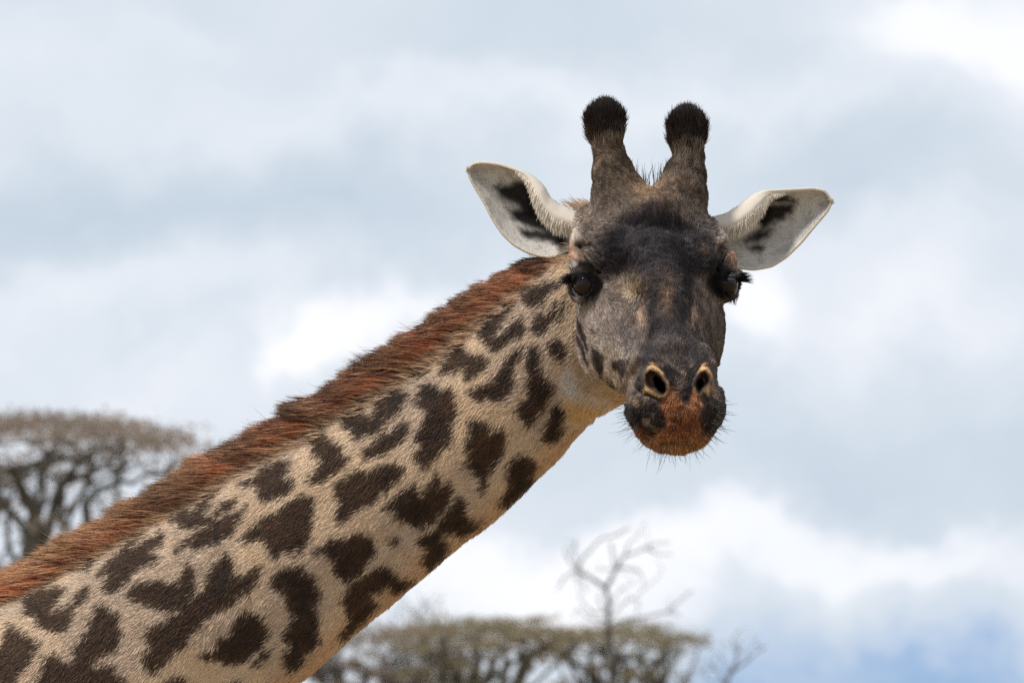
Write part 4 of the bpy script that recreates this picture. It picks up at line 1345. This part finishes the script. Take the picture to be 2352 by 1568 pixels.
# ------------------------------------------------------------------ ground
def build_ground():
    m = bpy.data.materials.new("dry_grass_plain"); m.use_nodes = True
    g = NG(m.node_tree)
    tc = g.n('ShaderNodeTexCoord')
    n1 = g.noise(tc.outputs['Object'], 0.15, 6, 0.6); n2 = g.noise(tc.outputs['Object'], 6.0, 5, 0.65)
    c = g.mix(n1.outputs['Fac'], (0.26, 0.19, 0.10), (0.36, 0.28, 0.16))
    c = g.mix(g.math('MULTIPLY', n2.outputs['Fac'], 0.6), c, (0.20, 0.14, 0.08))
    pb = g.n('ShaderNodeBsdfPrincipled'); g.link(c, pb.inputs['Base Color']); pb.inputs['Roughness'].default_value = 0.95
    bp = g.n('ShaderNodeBump'); bp.inputs['Strength'].default_value = 0.6; g.link(n2.outputs['Fac'], bp.inputs['Height']); g.link(bp.outputs[0], pb.inputs['Normal'])
    out = g.n('ShaderNodeOutputMaterial'); g.link(pb.outputs[0], out.inputs['Surface'])
    r = 4000.0
    n = 40
    vs = [(0, 0, 0)]; 
    xs = np.sinh(np.linspace(-5.5, 5.5, n)); xs = xs / xs.max() * r
    X, Y = np.meshgrid(xs, xs, indexing='ij')
    v = np.stack([X.ravel(), Y.ravel(), np.zeros(n * n)], 1)
    idx = np.arange(n * n).reshape(n, n)
    f = np.stack([idx[:-1, :-1], idx[1:, :-1], idx[1:, 1:], idx[:-1, 1:]], -1).reshape(-1, 4)
    o = mesh_from('ground', v, f, m)
    o['kind'] = 'structure'


build_ground()

# ------------------------------------------------------------------ trees
M_BARK = mat_plain("acacia_bark", (0.060, 0.055, 0.045), 0.9, 0.1, 9.0, (0.12, 0.11, 0.095), 0.4)
M_PALE = mat_plain("bare_branch_bark", (0.07, 0.068, 0.062), 0.9, 0.1, 12.0, (0.12, 0.115, 0.105), 0.3)


def mat_leaf(name, c1, c2, c3):
    m = bpy.data.materials.new(name); m.use_nodes = True
    g = NG(m.node_tree)
    tc = g.n('ShaderNodeTexCoord')
    n1 = g.noise(tc.outputs['Object'], 1.6, 3, 0.6); n2 = g.noise(tc.outputs['Object'], 18.0, 2, 0.5)
    c = g.mix(g.ramp(n1.outputs['Fac'], [(0.38, (0, 0, 0)), (0.62, (1, 1, 1))]), c1, c2)
    c = g.mix(g.ramp(n2.outputs['Fac'], [(0.45, (0, 0, 0)), (0.7, (1, 1, 1))]), c, c3)
    df = g.n('ShaderNodeBsdfDiffuse'); g.link(c, df.inputs['Color'])
    tr = g.n('ShaderNodeBsdfTranslucent'); g.link(c, tr.inputs['Color'])
    mx = g.n('ShaderNodeMixShader'); mx.inputs[0].default_value = 0.45
    g.link(df.outputs[0], mx.inputs[1]); g.link(tr.outputs[0], mx.inputs[2])
    out = g.n('ShaderNodeOutputMaterial'); g.link(mx.outputs[0], out.inputs['Surface'])
    return m


M_LEAFG = mat_leaf("grey_brown_foliage", srgb(146, 132, 122), srgb(168, 152, 142), srgb(126, 122, 108))
M_LEAFO = mat_leaf("olive_foliage", srgb(142, 132, 106), srgb(160, 146, 126), srgb(122, 118, 90))


def tubes(paths, nseg=6):
    """paths: list of (points (n,3), radii (n,)) -> one mesh"""
    vs, fs = [], []; o = 0
    an = np.linspace(0, 2 * np.pi, nseg, endpoint=False)
    for P_, r in paths:
        P_ = np.asarray(P_, float); r = np.asarray(r, float)
        t = norm(np.gradient(P_, axis=0))
        ref = np.array([0, 1.0, 0.1])
        sd_ = norm(np.cross(t, ref)); up = np.cross(sd_, t)
        ring = P_[:, None, :] + r[:, None, None] * (sd_[:, None, :] * np.cos(an)[None, :, None] + up[:, None, :] * np.sin(an)[None, :, None])
        n = len(P_)
        vs.append(ring.reshape(-1, 3))
        i = np.arange(n - 1)[:, None] * nseg; j = np.arange(nseg)[None]
        k2 = (j + 1) % nseg
        fs.append(np.stack([i + j, i + k2, i + nseg + k2, i + nseg + j], -1).reshape(-1, 4) + o)
        o += n * nseg
    return np.concatenate(vs), np.concatenate(fs)


def bend(a, b, r, rise=0.0, m=7, wob=0.06):
    a, b = np.array(a, float), np.array(b, float)
    t = np.linspace(0, 1, m)[:, None]
    P_ = a + (b - a) * t
    L_ = np.linalg.norm(b - a)
    P_[:, 2] += (rise * np.sin(np.pi * t[:, 0])) * L_
    P_[1:-1] += r.normal(0, wob * L_ / 3, (m - 2, 3))
    return P_


def acacia(px, top_py, dist, half_w, thick, leaf_mat, label, seed, nleaf=26000, leafsize=0.035, low=0.5, group="flat-topped acacias on the plain", flat=2.0):
    """umbrella tree; px/top_py place the crown's middle and top, sizes in metres"""
    r = np.random.default_rng(seed)
    c = world(np.array([[px, top_py, (DIST - dist) / K]]))[0]
    base = np.array([c[0] + r.normal(0, .3), c[1], 0.0])
    root_ = empty('acacia_tree', tuple(float(q) for q in base), label, "tree", group)
    top = c[2]
    fork = np.array([base[0], base[1], top * 0.42])
    paths = [(bend(base, fork, r, 0, 8, .04), np.linspace(0.16, 0.11, 8))]
    ends = []
    nl = 6
    for i in range(nl):
        a = 2 * np.pi * (i + r.random() * .6) / nl
        rr = half_w * r.uniform(.35, .6)
        e = np.array([c[0] + rr * math.cos(a), c[1] + rr * math.sin(a), top - thick * r.uniform(.8, 1.3)])
        P_ = bend(fork, e, r, -0.02, 8, .07); paths.append((P_, np.linspace(.085, .04, 8)))
        for j in range(4):
            s0 = P_[r.integers(3, 8)]
            a2 = a + r.normal(0, .7); r2_ = half_w * r.uniform(.45, .98)
            e2 = np.array([c[0] + r2_ * math.cos(a2), c[1] + r2_ * math.sin(a2), top - thick * r.uniform(.25, .8) - (r2_ / half_w) ** 2 * thick * .35])
            P2 = bend(s0, e2, r, 0.05, 7, .10); paths.append((P2, np.linspace(.034, .014, 7)))
            for k3 in range(7):
                s1 = P2[r.integers(2, 7)]
                e3 = s1 + np.array([r.normal(0, half_w * .16), r.normal(0, half_w * .16), abs(r.normal(0, thick * .35))])
                e3[2] = min(e3[2], top - thick * .05)
                paths.append((bend(s1, e3, r, .05, 5, .15), np.linspace(.012, .004, 5)))
                ends.append(e3)
    v, f = tubes(paths, 6)
    mesh_from('trunk', v, f, M_BARK, root_)
    # crown: many small sprays, dense in a flat lid, looser below
    NL = nleaf
    ncl = 170
    ca_ = r.uniform(0, 2 * np.pi, ncl); cr_ = np.sqrt(r.random(ncl)) * half_w * .95
    lid = (1 - (cr_ / half_w) ** flat)
    ctr = np.stack([c[0] + cr_ * np.cos(ca_), c[1] + cr_ * np.sin(ca_), top - thick * .42 + lid * thick * .36 + r.normal(0, thick * (.05 if flat > 4 else .12), ncl) + np.cos(3 * ca_ + seed) * cr_ / half_w * thick * (.06 if flat > 4 else .2) - (cr_ / half_w) ** 4 * thick * .22], 1)
    nlow = int(26 + 60 * max(low - .6, 0) * 5)
    ctr[:nlow, 2] -= thick * r.uniform(.30, 1.7, nlow)
    ctr[:nlow, :2] = c[:2] + (ctr[:nlow, :2] - c[:2]) * .9
    isl = np.arange(ncl) < nlow
    sp = np.where(isl, .075, .13) * half_w * r.uniform(.7, 1.3, ncl); sz_ = np.where(isl, .035, .020) * half_w
    pr = np.where(isl, low / nlow, (1 - low) / (ncl - nlow)) * r.uniform(.4, 1.6, ncl); pr /= pr.sum()
    ci = r.choice(ncl, NL, p=pr)
    pos = ctr[ci] + r.normal(0, 1, (NL, 3)) * np.stack([sp[ci], sp[ci], sz_[ci]], 1)
    en = np.array(ends); m_ = r.random(NL) < .10
    pos[m_] = en[r.integers(0, len(en), m_.sum())] + r.normal(0, 1, (m_.sum(), 3)) * half_w * np.array([.05, .05, .02])
    d1_ = norm(r.normal(0, 1, (NL, 3)) * np.array([1, 1, .5])); d2_ = norm(np.cross(d1_, r.normal(0, 1, (NL, 3))))
    sz = leafsize * r.uniform(.5, 1.5, NL)[:, None]
    tri_ = np.stack([pos - d1_ * sz * 1.6, pos + d2_ * sz * .55, pos + d1_ * sz * 1.6, pos - d2_ * sz * .55], 1).reshape(-1, 3)
    fq = np.arange(NL * 4).reshape(NL, 4)
    cro = mesh_from('crown', tri_, fq, leaf_mat, root_, False)
    return root_


acacia(50, 966, 44, 1.50, 0.52, M_LEAFG, "tall flat-topped grey-brown acacia behind the giraffe's mane", 3, 10500, 0.018, 0.30, flat=4.5)
acacia(865, 1448, 62, 1.05, 0.60, M_LEAFG, "low bushy greyish acacia close under the giraffe's neck", 5, 8500, 0.022, 0.72)
acacia(1110, 1428, 60, 1.05, 0.40, M_LEAFO, "broad olive acacia between the greyish bush and the bare tree", 8, 6500, 0.020, 0.35)
acacia(1430, 1440, 66, 1.02, 0.42, M_LEAFO, "thin-crowned olive acacia standing behind the tall bare tree", 12, 4800, 0.020, 0.32)


def traced_tree(lines, dist, label, seed, base_x, extra=0, wscale=1.0, group="bare leafless trees"):
    r = np.random.default_rng(seed)
    dd = (DIST - dist) / K
    m_per = K * dist / DIST
    paths = []
    for pts, w0, w1 in lines:
        pts = np.array(tl('I', pts))
        zoff = np.cumsum(r.normal(0, 1, len(pts))) * 9 * dist / DIST
        zoff -= zoff[0]
        q = np.concatenate([pts, (dd + zoff)[:, None]], 1)
        m_ = max(6, 4 * len(pts))
        tq = np.linspace(0, len(pts) - 1, m_)
        q = np.stack([np.interp(tq, np.arange(len(pts)), q[:, i]) for i in range(3)], 1)
        q[1:-1] = (q[:-2] + 2 * q[1:-1] + q[2:]) / 4
        q[:, :2] += r.normal(0, .8, (m_, 2))
        paths.append((world(q), np.linspace(w0, w1, m_) * 0.5 * m_per * wscale))
        for _ in range(extra):
            i = r.integers(m_ // 3, m_)
            a = r.uniform(-2.6, -0.5)
            Lx = r.uniform(18, 55)
            e = q[i] + np.array([math.cos(a) * Lx, math.sin(a) * Lx, r.normal(0, 60)])
            mid_ = (q[i] + e) / 2 + np.array([r.normal(0, 6), r.normal(0, 6), 0])
            pp = np.stack([q[i], (q[i] + mid_) / 2, mid_, (mid_ + e) / 2, e])
            paths.append((world(pp), np.linspace(1.6, .7, 5) * .5 * m_per * wscale))
    b0 = paths[0][0][0]
    base = np.array([b0[0], b0[1], 0.0])
    root_ = empty('bare_tree', tuple(float(q) for q in base), label, "tree", group)
    paths.append((bend(base, b0, r, 0, 6, .01), np.linspace(paths[0][1][0] * 1.5, paths[0][1][0], 6)))
    v, f = tubes(paths, 6)
    mesh_from('trunk', v, f, M_PALE, root_)


traced_tree([
    ([(790, 1525), (770, 1300), (770, 1180), (740, 1050), (745, 900), (755, 800), (725, 670)], 13, 8),
    ([(725, 670), (600, 590), (470, 510)], 8, 6), ([(470, 510), (500, 430), (590, 320), (700, 225), (850, 190), (950, 130)], 5, 2.5),
    ([(470, 510), (400, 440), (365, 370), (360, 290)], 4, 2), ([(470, 480), (440, 330), (460, 230)], 3.5, 1.6), ([(470, 510), (360, 570), (280, 700)], 4, 1.8),
    ([(470, 520), (480, 700)], 3, 1.2), ([(490, 520), (540, 690)], 3, 1.2),
    ([(725, 670), (780, 570), (820, 490)], 8, 6.5), ([(820, 490), (860, 420), (900, 380), (1000, 350), (1100, 305), (1200, 270), (1310, 270)], 5.5, 2),
    ([(1100, 305), (1180, 370), (1330, 370)], 4, 1.8), ([(900, 380), (920, 280), (1040, 180)], 4, 1.8), ([(820, 490), (780, 400), (780, 260)], 4, 2),
    ([(820, 490), (920, 490), (1030, 530), (1070, 650)], 5, 1.8), ([(820, 490), (700, 510), (610, 515)], 3, 1.2),
    ([(760, 850), (850, 680), (1000, 620)], 3.5, 1.2), ([(740, 900), (640, 760), (690, 690)], 4, 1.5), ([(750, 880), (600, 900), (500, 780), (480, 720)], 4, 1.5),
    ([(750, 960), (900, 790), (1000, 760), (1020, 850), (980, 930)], 4, 1.5), ([(740, 960), (560, 950), (470, 850), (430, 950)], 4, 1.4),
    ([(760, 1000), (900, 960), (1130, 920), (1280, 890), (1330, 830), (1500, 690)], 6, 2.2), ([(1280, 890), (1400, 920)], 3, 1.2),
    ([(1000, 740), (1100, 650), (1240, 520)], 2.5, 1.2)], 52, "tall bare tree with forked curling branches rising above the acacias", 21, 0, 1, 1.1)
traced_tree([
    ([(1800, 1525), (1830, 1450), (1900, 1330), (1900, 1230), (1850, 1130)], 9, 3), ([(1830, 1450), (1990, 1320), (2060, 1260), (2170, 1190)], 5.5, 2),
    ([(1800, 1525), (1700, 1380), (1620, 1310)], 5, 1.5), ([(1900, 1240), (1945, 1225)], 4, 2), ([(1700, 1380), (1580, 1420), (1500, 1400)], 3, 1.2),
    ([(1830, 1450), (1760, 1300), (1700, 1250)], 3.5, 1.4), ([(1990, 1320), (2000, 1230)], 2.5, 1.2), ([(1800, 1525), (1650, 1500), (1560, 1440)], 3.5, 1.4)],
    56, "small bare sapling at the far edge of the acacias under blue sky", 22, 0, 2)
traced_tree([
    ([(-900, 1250), (-930, 1100), (-950, 950), (-980, 850)], 4, 2), ([(-930, 1100), (-1050, 960), (-1150, 930)], 3, 1.4), ([(-940, 1000), (-850, 880), (-780, 830)], 3, 1.3),
    ([(-950, 950), (-1060, 860)], 2.5, 1.2), ([(-930, 1100), (-820, 960), (-700, 900)], 3, 1.3), ([(-900, 1250), (-1060, 1050), (-1200, 1000)], 3, 1.3), ([(-940, 1000), (-900, 830)], 2.5, 1.2)],
    80, "faint wispy bare tree showing over the greyish bush", 23, 0, 5, 0.9)
